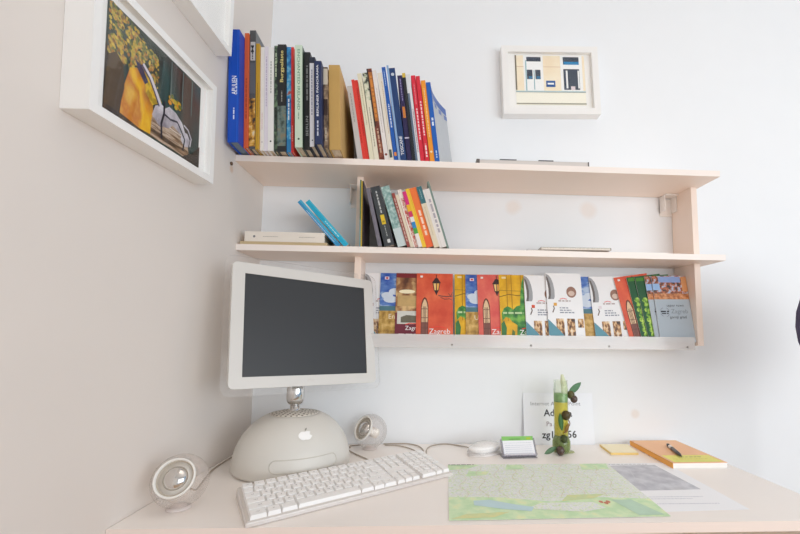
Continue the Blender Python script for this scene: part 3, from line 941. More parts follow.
def room_art(b, A):
    b.rect(0, 0, PW, PH, ramp_mat('print_interior', [(0.35, '5A3524'), (0.5, '9A6A44'), (0.62, 'E0BE86')], 26, .4, 4), A)
    b.rect(0, .93 * PH, PW, PH, mat('7E2830', .4), A)
    b.disc(.3 * PW, .72 * PH, .22 * PW, .03 * PH, mat('FBF0CC', .4), A)
    b.rect(.05 * PW, .5 * PH, .8 * PW, .66 * PH, mat('C9A870', .4, .25, 60), A)
    b.rect(0, 0, PW, .4 * PH, mat('742C3C', .4, .1, 30), A)
    b.rect(.05 * PW, .24 * PH, PW, .43 * PH, mat('D8D8D0', .4, .15, 80), A)
    b.poly([(.15 * PW, .26 * PH), (.15 * PW, .34 * PH), (.3 * PW, .37 * PH), (.6 * PW, .36 * PH), (.9 * PW, .37 * PH), (.9 * PW, .26 * PH)], mat('6E6A5A', .4, .3, 90), A)
    zagreb_mark(b, A, .5 * PW, .18 * PH, .16 * PW)
    b.dashes(.1 * PW, .085 * PH, .9 * PW, .03 * PH, mat('E6CBD0', .5), A)


def wall_art(b, A, m):
    b.rect(0, 0, PW, PH, m, A)
    Q = lambda L_: [(x * PW, y * PH) for x, y in L_]
    arch = lambda u0, u1, v0, v1: [(u0, v0), (u1, v0), (u1, v1 - .13), (u1 - .02, v1 - .07), (u1 - .05, v1 - .025), ((u0 + u1) / 2, v1), (u0 + .05, v1 - .025), (u0 + .02, v1 - .07), (u0, v1 - .13)]
    b.poly(Q(arch(.13, .33, .02, .64)), mat('6A3A30', .5, .2, 60), A)
    b.poly(Q(arch(.15, .31, .02, .615)), mat('E8C8A0', .4, .2, 120), A)
    b.rect(.15 * PW, .02 * PH, .31 * PW, .27 * PH, mat('8A5A52', .4, .35, 120), A)
    for u in (.19, .225, .26):
        b.rect((u - .008) * PW, .02 * PH, (u + .008) * PW, .5 * PH, mat('6E4A40', .5), A)
    for v in (.18, .33, .46):
        b.rect(.15 * PW, v * PH, .31 * PW, (v + .008) * PH, mat('6E4A40', .5), A)
    # wrought iron lamp
    irn = mat('3A2A2C', .5)
    b.stroke(Q([(.545, .985), (.545, .93)]), .02 * PW, irn, A)
    b.poly(Q([(.42, .855), (.47, .895), (.51, .93), (.58, .93), (.62, .895), (.67, .855)]), irn, A)
    b.poly(Q([(.44, .855), (.65, .855), (.61, .735), (.48, .735)]), irn, A)
    b.poly(Q([(.465, .848), (.535, .848), (.53, .745), (.495, .745)]), mat('F6CE84', .4, .1, 60), A)
    b.poly(Q([(.555, .848), (.625, .848), (.597, .745), (.56, .745)]), mat('F2B45C', .4, .1, 60), A)
    b.poly(Q([(.49, .735), (.60, .735), (.57, .70), (.55, .67), (.54, .67), (.52, .70)]), irn, A)
    wr = mat('7E4A44', .5)
    b.stroke(Q([(.6, .665), (.72, .655), (.85, .65), (.99, .66)]), .028 * PW, wr, A)
    b.stroke(Q([(.66, .64), (.78, .61), (.9, .62), (.99, .60)]), .018 * PW, wr, A)
    b.stroke(Q([(.88, .70), (.93, .66), (.97, .69), (.99, .72)]), .018 * PW, wr, A)
    b.rect(.1 * PW, .935 * PH, .17 * PW, .965 * PH, mat('F4E8E4', .5), A)
    zagreb_mark(b, A, .64 * PW, .135 * PH, .2 * PW)


def dragon_art(b, A):
    b.rect(0, 0, PW, PH, yel, A)
    for u in (.2, .33, .6):
        b.rect(u * PW, .3 * PH, (u + .03) * PW, PH, mat('B98A14', .4, .1, 60), A)
    b.stroke([(0, .66 * PH), (.25 * PW, .70 * PH), (.55 * PW, .68 * PH), (.75 * PW, .72 * PH)], .02 * PW, mat('6E5418', .5), A)
    b.stroke([(0, .76 * PH), (.6 * PW, .75 * PH)], .012 * PW, mat('8A6A1C', .5), A)
    Q = lambda L_: [(x * .70 * PW, y * PH) for x, y in L_]
    b.poly(Q([(.62, .04), (.99, .04), (.99, .5), (.84, .54), (.66, .52), (.52, .47), (.46, .38), (.5, .28), (.66, .24)]), grn, A)
    b.poly(Q([(.08, .30), (.22, .36), (.36, .34), (.48, .28), (.52, .47), (.42, .50), (.30, .52), (.16, .49), (.06, .42)]), grn, A)
    b.poly(Q([(.80, .5), (.99, .48), (.99, .97), (.92, .9), (.84, .72)]), grn, A)
    b.poly(Q([(.03, .05), (.20, .05), (.24, .2), (.14, .31), (.03, .26)]), mat('3E7A44', .4, .3, 70), A)
    b.poly(Q([(.40, .05), (.52, .05), (.56, .14), (.46, .18)]), mat('5E7A34', .4, .3, 70), A)
    b.rect(.08 * PW, .94 * PH, .2 * PW, .97 * PH, mat('F0E0B0', .5), A)
    b.dashes(.08 * PW, .42 * PH, .66 * PW, .028 * PH, mat('C4DCA8', .5), A)
    zagreb_mark(b, A, .80 * PW, .13 * PH, .2 * PW)


def white_art(b, A, flag):
    b.rect(0, 0, PW, PH, white_p, A)
    P_ = lambda L_: [(x * PW, y * PH) for x, y in L_]
    b.poly(P_([(.005, .99), (.08, .97), (.15, .92), (.20, .84), (.228, .74), (.225, .64), (.20, .60), (.035, .60), (.06, .66), (.06, .76), (.035, .86), (.005, .92)]), mat('A6A8AC', .3, .15, 40), A)
    b.poly(P_([(.005, .955), (.06, .925), (.10, .85), (.125, .76), (.12, .66), (.10, .60), (.035, .60), (.06, .66), (.06, .76), (.035, .86), (.005, .92)]), mat('6E6866', .3, .15, 40), A)
    b.disc(.70 * PW, .71 * PH, .14 * PW, .085 * PH, mat('9A7464', .4, .3, 90), A)
    b.disc(.70 * PW, .69 * PH, .09 * PW, .04 * PH, mat('D9C2B4', .4, .2, 90), A)
    b.stroke([(.36 * PW, .60 * PH), (.46 * PW, .615 * PH), (.56 * PW, .60 * PH)], .02 * PW, mat('DE5A5A', .5), A)
    b.dashes(.32 * PW, .575 * PH, .66 * PW, .02 * PH, mat('B8A8A8', .5), A)
    b.rect(.18 * PW, .50 * PH, .27 * PW, .545 * PH, mat(flag, .5), A)
    b.stroke([(.14 * PW, .40 * PH), (.19 * PW, .46 * PH), (.17 * PW, .5 * PH)], .03 * PW, mat('6E5E5A', .5), A)
    for k, v in enumerate((.47, .435, .40)):
        b.dashes(.34 * PW, v * PH, (.58 + .08 * k) * PW, .016 * PH, tx_g, A)
    for u, v in ((.22, .04), (.52, .06), (.82, .18)):
        b.rect(u * PW, v * PH, (u + (.16 if u > .8 else .22)) * PW, .31 * PH, shopart, A)
    b.poly([(0, .30 * PH), (.06 * PW, .27 * PH), (.3 * PW, .14 * PH), (.5 * PW, .01 * PH), (0, .01 * PH)], mat('5E97A8', .35, .08, 30), A)
    b.poly([(0, .07 * PH), (.2 * PW, .02 * PH), (0, .01 * PH)], white_p, A)
    b.stroke([(.42 * PW, .03 * PH), (.6 * PW, .05 * PH), (.75 * PW, .03 * PH)], .05 * PW, mat('5A4A44', .4), A)


def green_art(b, A):
    b.rect(0, 0, PW, PH, mat('1F5A34', .4, .15, 40), A)
    lf = ramp_mat('print_leaves', [(0.4, '3E7A24'), (0.5, '8FC03A'), (0.62, 'C2DE6A')], 90, .4, 3)
    for u in (.06, .27):
        for k in range(9):
            b.disc((u + .09 + .02 * (k % 2)) * PW, (.04 + .075 * k) * PH, .085 * PW, .04 * PH, lf, A, 10)
    b.rect(0, 0, PW, .07 * PH, lf, A)
    b.poly([(.5 * PW, .08 * PH), (.98 * PW, .08 * PH), (.98 * PW, .5 * PH), (.82 * PW, .62 * PH), (.6 * PW, .56 * PH), (.5 * PW, .4 * PH)], mat('3A3430', .4, .3, 60), A)
    b.poly([(.55 * PW, .35 * PH), (.95 * PW, .35 * PH), (.95 * PW, .5 * PH), (.8 * PW, .6 * PH), (.62 * PW, .54 * PH)], mat('A8742E', .4, .25, 60), A)
    b.rect(.66 * PW, .1 * PH, .78 * PW, .2 * PH, mat('D0CCC0', .4), A)
    b.dashes(.02 * PW, .96 * PH, .98 * PW, .05 * PH, mat('4A8A2E', .4), A)
    b.text('Mu', .56 * PW, .80 * PH, .2 * PW, tx_w, A)


def town_art(b, A):
    b.rect(0, 0, PW, PH, mat('B4C0CA', .4, .03, 40), A)
    b.rect(0, .64 * PH, PW, .74 * PH, ramp_mat('print_brick', [(0.4, 'A8643A'), (0.55, 'D68E58'), (0.68, 'EDB890')], 80, .4, 3), A)
    b.rect(0, .73 * PH, PW, PH, crowd, A)
    b.rect(.18 * PW, .90 * PH, .82 * PW, .99 * PH, mat('8FA6D8', .4, .2, 60), A)
    b.rect(.0, .78 * PH, .2 * PW, .88 * PH, mat('9CC0EC', .4), A)
    b.rect(.84 * PW, .76 * PH, PW, .99 * PH, mat('DE9C68', .4, .15, 60), A)
    b.text('upper town', .56 * PW, .545 * PH, .105 * PW, tx_k, A)
    b.text('Zagreb', .66 * PW, .455 * PH, .17 * PW, mat('8A949E', .5), A)
    b.text('gornji grad', .6 * PW, .37 * PH, .11 * PW, tx_k, A)
    b.dashes(.12 * PW, .455 * PH, .36 * PW, .022 * PH, tx_k, A); b.dashes(.15 * PW, .425 * PH, .34 * PW, .016 * PH, tx_k, A)
    for k in range(4):
        b.stroke([(.24 * PW + .13 * PW * math.cos(x), .445 * PH + .07 * PH * math.sin(x)) for x in (k * 1.57 + .3, k * 1.57 + .7, k * 1.57 + 1.1)], .015 * PW, tx_g, A)


def brochure(x, layer, art, label, roll=0.0, dz=0.0, args=()):
    """x: left edge at mid height; layer 0 = hindmost"""
    y = -0.0640 - 0.0034 * layer
    M = T(x, y, LEDGE + 0.0004 + dz) @ RX(-TILT) @ RY(math.radians(roll))
    t = thing('brochure', label, 'brochure', M, GB)
    b = MB()
    art(b, T(0, -0.0001, 0) @ FRONT, *args)
    b.box(0, PW, 0, .0004, 0, PH, white_p)
    b.build('front_cover', t)
    b = MB(); b.box(.0004, PW - .0003, .0004, .0012, .0004, PH - .0004, white_p); b.box(0, PW, .0012, .0016, 0, PH, white_p)
    b.build('inner_pages', t)
    return t


brochure(-.1600, 0, white_art, 'white brochure with a grey arc, half hidden behind the monitor edge', args=('D8C8C8',))
brochure(-.1150, 1, sky_art, 'blue sky and old map brochure reading En, beside the monitor', args=('En',))
brochure(-.0695, 2, room_art, 'brown interior brochure with maroon foot, left of the large red one')
brochure(.0990, 0, dragon_art, 'yellow brochure mostly covered, between the large red and the second sky brochure', dz=.001)
brochure(-.0110, 3, wall_art, 'red brochure with arched window and lamp, fully visible on the ledge', args=(redw,))
brochure(.1305, 1, sky_art, 'blue sky and old map brochure reading Un, between the two red ones', args=('Un',))
brochure(.1665, 2, wall_art, 'coral brochure with arched window, beside the yellow one with the green bronze', roll=-.8, args=(redw2,))
brochure(.2285, 3, dragon_art, 'yellow brochure showing a green bronze figure, right of the coral one', roll=-.5)
brochure(.3000, 4, white_art, 'white brochure with grey arc, left of the taller white one', args=('D8583A',))
brochure(.4120, 1, sky_art, 'blue sky brochure peeping out right of the tallest white brochure', args=('De',))
brochure(.3630, 5, white_art, 'white brochure standing tallest in the ledge row', dz=.007, args=('E0A84A',))
brochure(.5020, 2, white_art, 'tilted white brochure right of the blue sky sliver', roll=-1.8, args=('E8E0E4',))
brochure(.6000, 3, wall_art, 'orange-red brochure leaning in front of the tilted white one', roll=-9.0, args=(redw,))
brochure(.6340, 4, green_art, 'dark green vine-leaf brochure leaning, rear one of the green pair', roll=-8.0)
brochure(.6520, 5, green_art, 'dark green vine-leaf brochure leaning, front one of the green pair', roll=-6.5)
brochure(.6680, 6, town_art, 'grey town brochure with crowd photograph, hidden behind its twin at the right end', roll=-3.0, dz=.002)
brochure(.6800, 7, town_art, 'grey town brochure with crowd photograph, rightmost and fully visible', roll=-.8, dz=.003)

# ------------------------------------------------------------------ desktop computer
YAW = 0.500
plastic = mat('D9D6D1', .35, .008, 20, spec=.45)
dome_m = mat('DBD8D1', .38, .008, 20, spec=.45)
chrome = mat('D6D4D2', .08, .01, metal=1.0)
comp = thing('desktop_computer', 'white dome-based desktop computer with a dark flat screen on a chrome neck', 'computer', T(-.298, -.187, 0) @ RZ(YAW))
RB, HB, NE = .133, .130, 2.2


def dome_r(z):
    return RB * (1 - (z * .985 / HB) ** NE) ** (1 / NE)


ZV = 0
zs = [HB * k / 60 for k in range(61)]
prof = [(RB * .93, .0004), (RB * .985, .003)] + [(dome_r(z), z) for z in zs if z >= .006]
cut = [p for p in prof if p[0] > .056]
b = MB(); b.lathe(cut + [(.0545, cut[-1][1] - .001)], dome_m, None, 72)
zt = cut[-1][1]


def dome_pt(s, z, lift=.0006):
    """point on the dome, s metres round from the front, at height z"""
    r = dome_r(z) + lift
    a = -math.pi / 2 + s / RB
    return (r * math.cos(a), r * math.sin(a), z + lift * .4)


def dome_patch(b, pts, m, lift):
    b.add([dome_pt(s, z, lift) for s, z in pts], [tuple(range(len(pts)))], m, None, True)


b.build('dome_base', comp)
# drive door outline
b = MB()
sl = []
for cx, a0 in ((.064, -90), (-.064, 90)):
    for k in range(9):
        a = math.radians(a0 + 180 * k / 8)
        sl.append((cx + .0125 * math.cos(a), .0345 + .0125 * math.sin(a)))
line = []
for i in range(len(sl)):
    p, q2 = sl[i], sl[(i + 1) % len(sl)]
    nseg = max(1, int(abs(p[0] - q2[0]) / .008))
    for k in range(nseg):
        t_ = k / nseg
        line.append(dome_pt(p[0] + (q2[0] - p[0]) * t_, p[1] + (q2[1] - p[1]) * t_, .0002))
line.append(line[0])
b.tube(line, .0009, mat('CFCAC0', .5), None, 6)
b.build('drive_door', comp)
# emblem
b = MB()
lg = mat('FBFBFA', .12, .0, spec=.7)
ap = [(0, .92), (.22, 1.0), (.45, .98), (.68, .84), (.56, .7), (.53, .52), (.6, .34), (.76, .22), (.66, 0), (.5, -.26), (.32, -.4), (.14, -.38), (0, -.33), (-.14, -.38), (-.32, -.4), (-.52, -.24), (-.7, .05), (-.76, .38), (-.68, .7), (-.45, .95), (-.22, 1.0)]
dome_z = .089
S0 = .002
sc_ = .0180
cen = [(S0 + 1.35 * sc_ * x, dome_z + .62 * sc_ * (y - .3)) for x, y in ap]
nlog = len(cen)
vsl = [dome_pt(s, z, .0016) for s, z in cen] + [dome_pt(S0, dome_z, .0016)]
b.add(vsl, [(i, (i + 1) % nlog, nlog) for i in range(nlog)], lg)
lf = [(.02, 1.08), (.06, 1.3), (.22, 1.5), (.34, 1.52), (.3, 1.3), (.16, 1.12)]
dome_patch(b, [(S0 + 1.35 * sc_ * x, dome_z + .62 * sc_ * (y - .3)) for x, y in lf], mat('9A968E', .3), .0016)  # leaf greyed so its colour carries the shade on it
b.build('emblem', comp)
# perforated vent plate
b = MB()
vm = mat('E6E0D6', .45)
vp = [(.0555, zt - .0005)] + [(r, zt + (.1295 - zt) * (1 - (r / .0555) ** 2)) for r in (.05, .044, .037, .03, .022, .014)]
b.lathe(vp, vm, None, 48)
hole = mat('6A5E50', .6)
for ri, n in ((.0505, 26), (.0425, 22), (.0345, 18), (.0265, 14), (.0190, 10)):
    zz = zt + (.1295 - zt) * (1 - (ri / .0555) ** 2)
    for k in range(n):
        a = 2 * math.pi * (k + .5 * (n // 4 % 2)) / n
        sl_ = math.atan2(2 * (.1295 - zt) * ri / .0555 ** 2, 1)
        L = T(ri * math.cos(a), ri * math.sin(a), zz + .0004) @ RZ(a) @ RY(sl_)
        b.add([(.0025 * math.cos(x * math.pi / 4), .0025 * math.sin(x * math.pi / 4), 0) for x in range(8)], [tuple(range(8))], hole, L)
b.build('vent', comp)
# neck
b = MB()
b.lathe([(.0125, .126), (.0115, .128), (.0115, .146)], chrome, None, 24)
b.lathe([(.0115, .142), (.0165, .1445), (.0198, .150), (.0208, .158), (.0208, .176), (.0195, .186), (.015, .193), (.008, .196)], chrome, None, 28)
b.build('neck_joint', comp)
DC = Vector((-.2634, -.2043, .3284))
dl = RZ(-YAW) @ (DC - Vector((-.298, -.187, 0)))              # display centre in the computer's own frame
MD = T(*dl) @ RZ(.6888 - YAW) @ RX(-.1572) @ RY(.0241)
hinge = MD @ Vector((0, .030, -.03))
b = MB(); b.tube([(0, 0, .188), (0, .006, .22), tuple(hinge)], .0105, chrome, None, 14); b.build('neck_arm', comp)
# display
b = MB()
Wd, Hd = .358, .2785


def rloop(w_, h, rad, seg=5):
    pts = []
    for cx, cz, a0 in ((w_ / 2 - rad, h / 2 - rad, 0), (-w_ / 2 + rad, h / 2 - rad, 90), (-w_ / 2 + rad, -h / 2 + rad, 180), (w_ / 2 - rad, -h / 2 + rad, 270)):
        for k in range(seg + 1):
            a = math.radians(a0 + 90 * k / seg)
            pts.append((cx + rad * math.cos(a), cz + rad * math.sin(a)))
    return pts


outer = rloop(Wd, Hd, .011)
inner = rloop(.3055, .2294, .0008)
b.ring(outer, inner, 0, plastic, MD)
n = len(outer)
b.add([(a, 0, c) for a, c in outer] + [(a, .010, c) for a, c in outer], [(k, n + k, n + (k + 1) % n, (k + 1) % n) for k in range(n)], plastic, MD)
b.add([(a, 0, c) for a, c in inner] + [(a, .002, c) for a, c in inner], [(k, (k + 1) % n, n + (k + 1) % n, n + k) for k in range(n)], mat('C9C2B8', .5), MD)
sm = rloop(Wd * .8, Hd * .78, .03)
b.add([(a, .010, c) for a, c in outer] + [(a, .026, c) for a, c in sm], [(k, n + k, n + (k + 1) % n, (k + 1) % n) for k in range(n)] + [tuple(range(2 * n - 1, n - 1, -1))], plastic, MD)
bz = b.build('display_housing', comp, 0.0012)
b = MB(); b.box(-.1530, .1530, .0016, .0022, -.1150, .1150, mat('3A3B3D', .38, .02, 3, spec=.35), MD); b.build('screen', comp, label='dark grey switched-off screen')
b = MB(); b.text('iMac', 0, -.1265, .010, mat('D2CCC6', .4), MD @ FRONT); b.build('badge', comp)
b = MB()
halo = rloop(.388, .309, .02)
hi = rloop(Wd + .0008, Hd + .0008, .011)
hm = glass('clear_rim', 'FDFDFD', .012, .05, 'F4F0EC', .055, edge=.15)
b.ring(halo, hi, .003, hm, MD)
b.add([(a, .003, c) for a, c in halo] + [(a, .008, c) for a, c in halo], [(k, n + k, n + (k + 1) % n, (k + 1) % n) for k in range(n)], hm, MD)
b.build('clear_rim', comp, label='clear acrylic rim around the white display')

# ------------------------------------------------------------------ keyboard
SK = Matrix(((1, .09, 0, 0), (0, 1, 0, 0), (0, 0, 1, 0), (0, 0, 0, 1)))
kb = thing('keyboard', 'white full-size keyboard in a clear tray in front of the dome computer', 'keyboard', T(-.2721, -.5115, 0) @ RZ(math.radians(34.2)))
KW, KD = .424, .142
z_f, z_b = .0085, .0195
tray = glass('keyboard_tray', 'FAF6F4', .04, .06, 'FAF4F0', .75, edge=.25)
b = MB()
vs = [(0, 0, .0006), (KW, 0, .0006), (KW, KD, .0006), (0, KD, .0006), (0, 0, z_f), (KW, 0, z_f), (KW, KD, z_b), (0, KD, z_b)]
b.add(vs, [(3, 2, 1, 0), (0, 1, 5, 4), (1, 2, 6, 5), (2, 3, 7, 6), (3, 0, 4, 7), (4, 5, 6, 7)], tray)
b.v = [SK @ p for p in b.v]
b.build('clear_tray', kb, 0.002)
sl = math.atan2(z_b - z_f, KD)
KM = SK @ T(0, 0, z_f) @ RX(sl)
U = KW / 23.1
rowd = (KD / math.cos(sl) - .008) / 6
b = MB(); b.box(.003, KW - .003, .003, KD / math.cos(sl) - .003, .0003, .0014, mat('D8D2CC', .5), KM)
b.box(15.45 * U, 18.4 * U, .0045 + 2 * rowd, .0045 + 3 * rowd - .001, .0014, .0080, mat('F8F7F6', .4, .006, 30), KM)
for x0 in (15.45, 17.5):
    b.box(x0 * U, (x0 + .9) * U, .0045 + rowd, .0045 + 2 * rowd - .001, .0014, .0080, mat('F8F7F6', .4, .006, 30), KM)
b.build('key_plate', kb)
keym = mat('F8F7F6', .4, .006, 30)
legend = mat('8A8A8E', .5)
rows = []
def row(r, specs):
    """specs: list of (x in units, width, legend)"""
    for x, w_, s in specs:
        rows.append((r, x, w_, s, 1))
main0, nav0, pad0 = .35, 15.45, 18.75
fr = [('esc', 1.15)] + [('F%d' % k, 1.15) for k in range(1, 13)]
specs, x = [], main0
for s, w_ in fr:
    specs.append((x, w_, s)); x += w_
row(5, specs)
row(4, [(main0 + k, 1, c) for k, c in enumerate('`1234567890-=')] + [(main0 + 13, 2, 'del')])
row(3, [(main0, 1.5, 'tab')] + [(main0 + 1.5 + k, 1, c) for k, c in enumerate('QWERTYUIOP[]')] + [(main0 + 13.5, 1.5, '')])
row(2, [(main0, 1.75, 'caps')] + [(main0 + 1.75 + k, 1, c) for k, c in enumerate("ASDFGHJKL;'")] + [(main0 + 12.75, 2.25, 'ret')])
row(1, [(main0, 2.25, 'shift')] + [(main0 + 2.25 + k, 1, c) for k, c in enumerate('ZXCVBNM,./')] + [(main0 + 12.25, 2.75, 'shift')])
row(0, [(main0, 1.5, 'ctrl'), (main0 + 1.5, 1.25, 'alt'), (main0 + 2.75, 1.5, ''), (main0 + 4.25, 6.5, ''), (main0 + 10.75, 1.5, ''), (main0 + 12.25, 1.25, 'alt'), (main0 + 13.5, 1.5, 'ctrl')])
for r, ls in ((5, ('F13', 'F14', 'F15')), (4, ('', '', '')), (3, ('', '', ''))):
    row(r, [(nav0 + k, 1, s) for k, s in enumerate(ls)])
row(1, [(nav0 + 1, 1, '')]); row(0, [(nav0 + k, 1, '') for k in range(3)])
row(5, [(pad0 + k, 1, '') for k in range(4)])
for r, ls in ((4, '=/*'), (3, '789-'), (2, '456+'), (1, '123')):
    row(r, [(pad0 + k, 1, c) for k, c in enumerate('c' + ls if r == 4 else ls)])
rows.append((0, pad0 + 3, 1, '', 2)); row(0, [(pad0, 2, '0'), (pad0 + 2, 1, '.')])
rows.sort(key=lambda k: (k[0] == 5, k[0] + k[1] * .1))
rest = MB()
for i, (r, x, w_, s, tall) in enumerate(rows):
    y0 = .0045 + r * rowd
    y1 = y0 + rowd * tall - .0011
    x0, x1 = x * U + .0006, (x + w_) * U - .0006
    h0, h1 = .0014, .0085
    tp = .0022
    b = MB() if i < 100 else rest
    vs = [(x0, y0, h0), (x1, y0, h0), (x1, y1, h0), (x0, y1, h0), (x0 + tp * .6, y0 + tp * .4, h1), (x1 - tp * .6, y0 + tp * .4, h1), (x1 - tp * .6, y1 - tp, h1), (x0 + tp * .6, y1 - tp, h1)]
    b.add(vs, [(3, 2, 1, 0), (0, 1, 5, 4), (1, 2, 6, 5), (2, 3, 7, 6), (3, 0, 4, 7), (4, 5, 6, 7)], keym, KM)
    if s:
        b.text(s, (x0 + x1) / 2, (y0 + y1) / 2, .006 if len(s) == 1 else .0042, legend, KM @ T(0, 0, h1 + .00005))
    if i < 100:
        b.build('key', kb, 0.0006, 1)
if rest.v:
    o = rest.build('keys', kb); o['kind'] = 'stuff'
cable = mat('B4A696', .5)
b = MB()
Ki = (T(-.2721, -.5115, 0) @ RZ(math.radians(34.2)) @ SK).inverted()
b.tube(bez([Ki @ Vector(p) for p in ((-.06, -.225, .012), (-.078, -.195, .0025), (-.105, -.150, .0022), (-.150, -.080, .0022), (-.172, -.030, .0022))]), .0016, cable, None, 6)
b.build('cable', kb)


# ------------------------------------------------------------------ speakers
clear = glass('speaker_shell', 'FEFDFC', .02, .03, 'FAF1EE', .105, edge=.32)
chrome_c = mat('DAD6D2', .12, .02, metal=.9)


def speaker(label, c, aim, wire):
    rot = Vector((0, 0, 1)).rotation_difference(Vector(aim).normalized()).to_matrix().to_4x4()
    M0 = T(c[0], c[1], 0)
    t = thing('speaker', label, 'speaker', M0, 'clear globe speakers')
    L = T(0, 0, c[2]) @ rot
    R0 = .0455
    b = MB()
    prof = [(R0 * math.sin(math.radians(a)), -R0 * math.cos(math.radians(a))) for a in range(1, 133, 6)]
    b.lathe(prof, clear, L, 36, True, False)
    b.build('clear_globe', t, label='clear plastic globe shell')
    b = MB()
    z1 = prof[-1][1]
    b.lathe([(.0295, z1 - .004), (.0320, z1 - .003), (.0332, z1), (.0326, z1 + .0024), (.0308, z1 + .0028), (.0295, z1 + .001), (.0292, z1 - .006)], mat('F1EEE8', .35), L, 36, True, False)
    b.build('front_ring', t)
    b = MB()
    b.lathe([(.0292, z1 - .002), (.0265, z1 - .0045), (.021, z1 - .007)], mat('BDB2A2', .45), L, 32, True, False)
    b.build('surround', t)
    b = MB()
    b.lathe([(.0215, z1 - .007), (.019, z1 - .002), (.0135, z1 + .003), (.006, z1 + .0052), (.0001, z1 + .0058)], chrome_c, L, 32, True, False)
    b.build('cone', t)
    b = MB()
    b.lathe([(.0278, z1 - .004), (.022, z1 - .012), (.0105, z1 - .020), (.0095, z1 - .034), (.0135, z1 - .036), (.0135, z1 - .050), (.004, z1 - .054)], mat('F2ECE4', .4, .1, 60), L, 28, True, True)
    b.build('driver', t)
    b = MB()
    b.lathe([(.020, .0004), (.020, .003), (.012, .0042), (.009, .007)], mat('E4DAD6', .4), None, 24)
    b.build('foot', t)
    b = MB(); b.tube(bez([Vector(p) - Vector((c[0], c[1], 0)) for p in wire]), .0016, cable, None, 6); b.build('cable', t)
    return t


speaker('clear globe speaker at the left front, by the wall', (-.4225, -.4280, .0475), (.10, -.80, .42),
        [(-.422, -.392, .020), (-.428, -.362, .008), (-.445, -.310, .0022), (-.463, -.235, .0022), (-.466, -.175, .0022), (-.462, -.115, .0022), (-.440, -.072, .0022)])
speaker('clear globe speaker behind the dome computer, near the back wall', (-.1313, -.0515, .0475), (-.62, -.62, .42),
        [(-.158, -.042, .008), (-.180, -.026, .0022), (-.1885, -.030, .0022), (-.186, -.048, .0022)])

# loose cable looping behind the keyboard
b = MB(); b.tube(bez([(-.098, -.010, .0022), (-.065, -.0075, .0022), (-.03, -.0085, .0022), (.000, -.032, .0022), (.014, -.072, .0022), (.012, -.115, .0022)]), .0016, cable, None, 6)
b.tube(bez([(-.093, -.021, .0020), (-.05, -.0315, .0022), (-.012, -.072, .0022), (.000, -.12, .0022)]), .0014, cable, None, 6)
tag(b.build('cable'), 'thin grey-brown cable looping on the desk between the rear speaker and keyboard', 'cable')

# ------------------------------------------------------------------ mouse
ms = thing('mouse', 'clear and white oval mouse on the desk by the back wall', 'mouse', T(.1790, -.098, 0) @ RZ(math.radians(-62)))
b = MB()
b.sphere((0, 0, .0160), 1, mat('F8F7F6', .2, .005, spec=.6), None, 28, (.0280, .051, .0140))
b.build('body', ms, label='white inner body')
b = MB()
prof = [(1e-4, 1.0)] + [(math.sin(math.radians(a)) ** .8, math.cos(math.radians(a))) for a in range(10, 91, 10)]
b.lathe(prof[::-1], glass('mouse_shell', 'FFFFFF', .01, .06, 'FFFFFF', .12), T(0, 0, .004) @ Matrix.Diagonal((.031, .055, .0285, 1)), 36, True, False)
b.lathe([(1, 0), (1, .5), (.97, 1)], mat('EDE8E6', .3), T(0, 0, .0003) @ Matrix.Diagonal((.0305, .0545, .004, 1)), 36, True)
b.build('clear_shell', ms)
Mi = (T(.1790, -.098, 0) @ RZ(math.radians(-62))).inverted()
b = MB(); b.tube(bez([Mi @ Vector(p) for p in ((.140, -.060, .005), (.118, -.030, .0022), (.077, -.0116, .0022), (.0425, -.027, .0022), (.025, -.062, .0022), (.022, -.110, .0022))]), .0016, mat('B4A89A', .5), None, 6)
b.build('cable', ms)

# ------------------------------------------------------------------ chair guessed from a dark edge, also added to shade the wall
t = thing('chair', 'dark violet shape guessed as a padded chair right of the desk, only its rounded edge in view', 'chair', T(.995, -.36, -.74))
vio = mat('524C66', .8, .08, 60)
b = MB(); b.sphere((0, .01, 1.080), 1, vio, None, 28, (.160, .06, .150)); b.build('backrest', t)
b = MB(); b.sphere((.06, -.18, .46), 1, vio, None, 28, (.21, .22, .06)); b.build('seat', t)
blk_m = mat('2A2A2E', .4)
b = MB(); b.tube([(.06, -.10, .42), (.04, .10, .44), (0, .13, .60), (0, .07, 1.0)], .018, blk_m, None, 10); b.build('back_bracket', t)
b = MB(); b.lathe([(.03, .06), (.03, .25), (.022, .26), (.022, .43)], blk_m, T(.06, -.16, 0), 18); b.build('post', t)
for k in range(5):
    a = 2 * math.pi * k / 5 + .3
    b = MB(); b.tube([(.06 + .02 * math.cos(a), -.16 + .02 * math.sin(a), .09), (.06 + .23 * math.cos(a), -.16 + .23 * math.sin(a), .065)], [.022, .014], blk_m, None, 8)
    b.sphere((.06 + .23 * math.cos(a), -.16 + .23 * math.sin(a), .027), .026, blk_m, None, 12)
    b.build('leg', t)

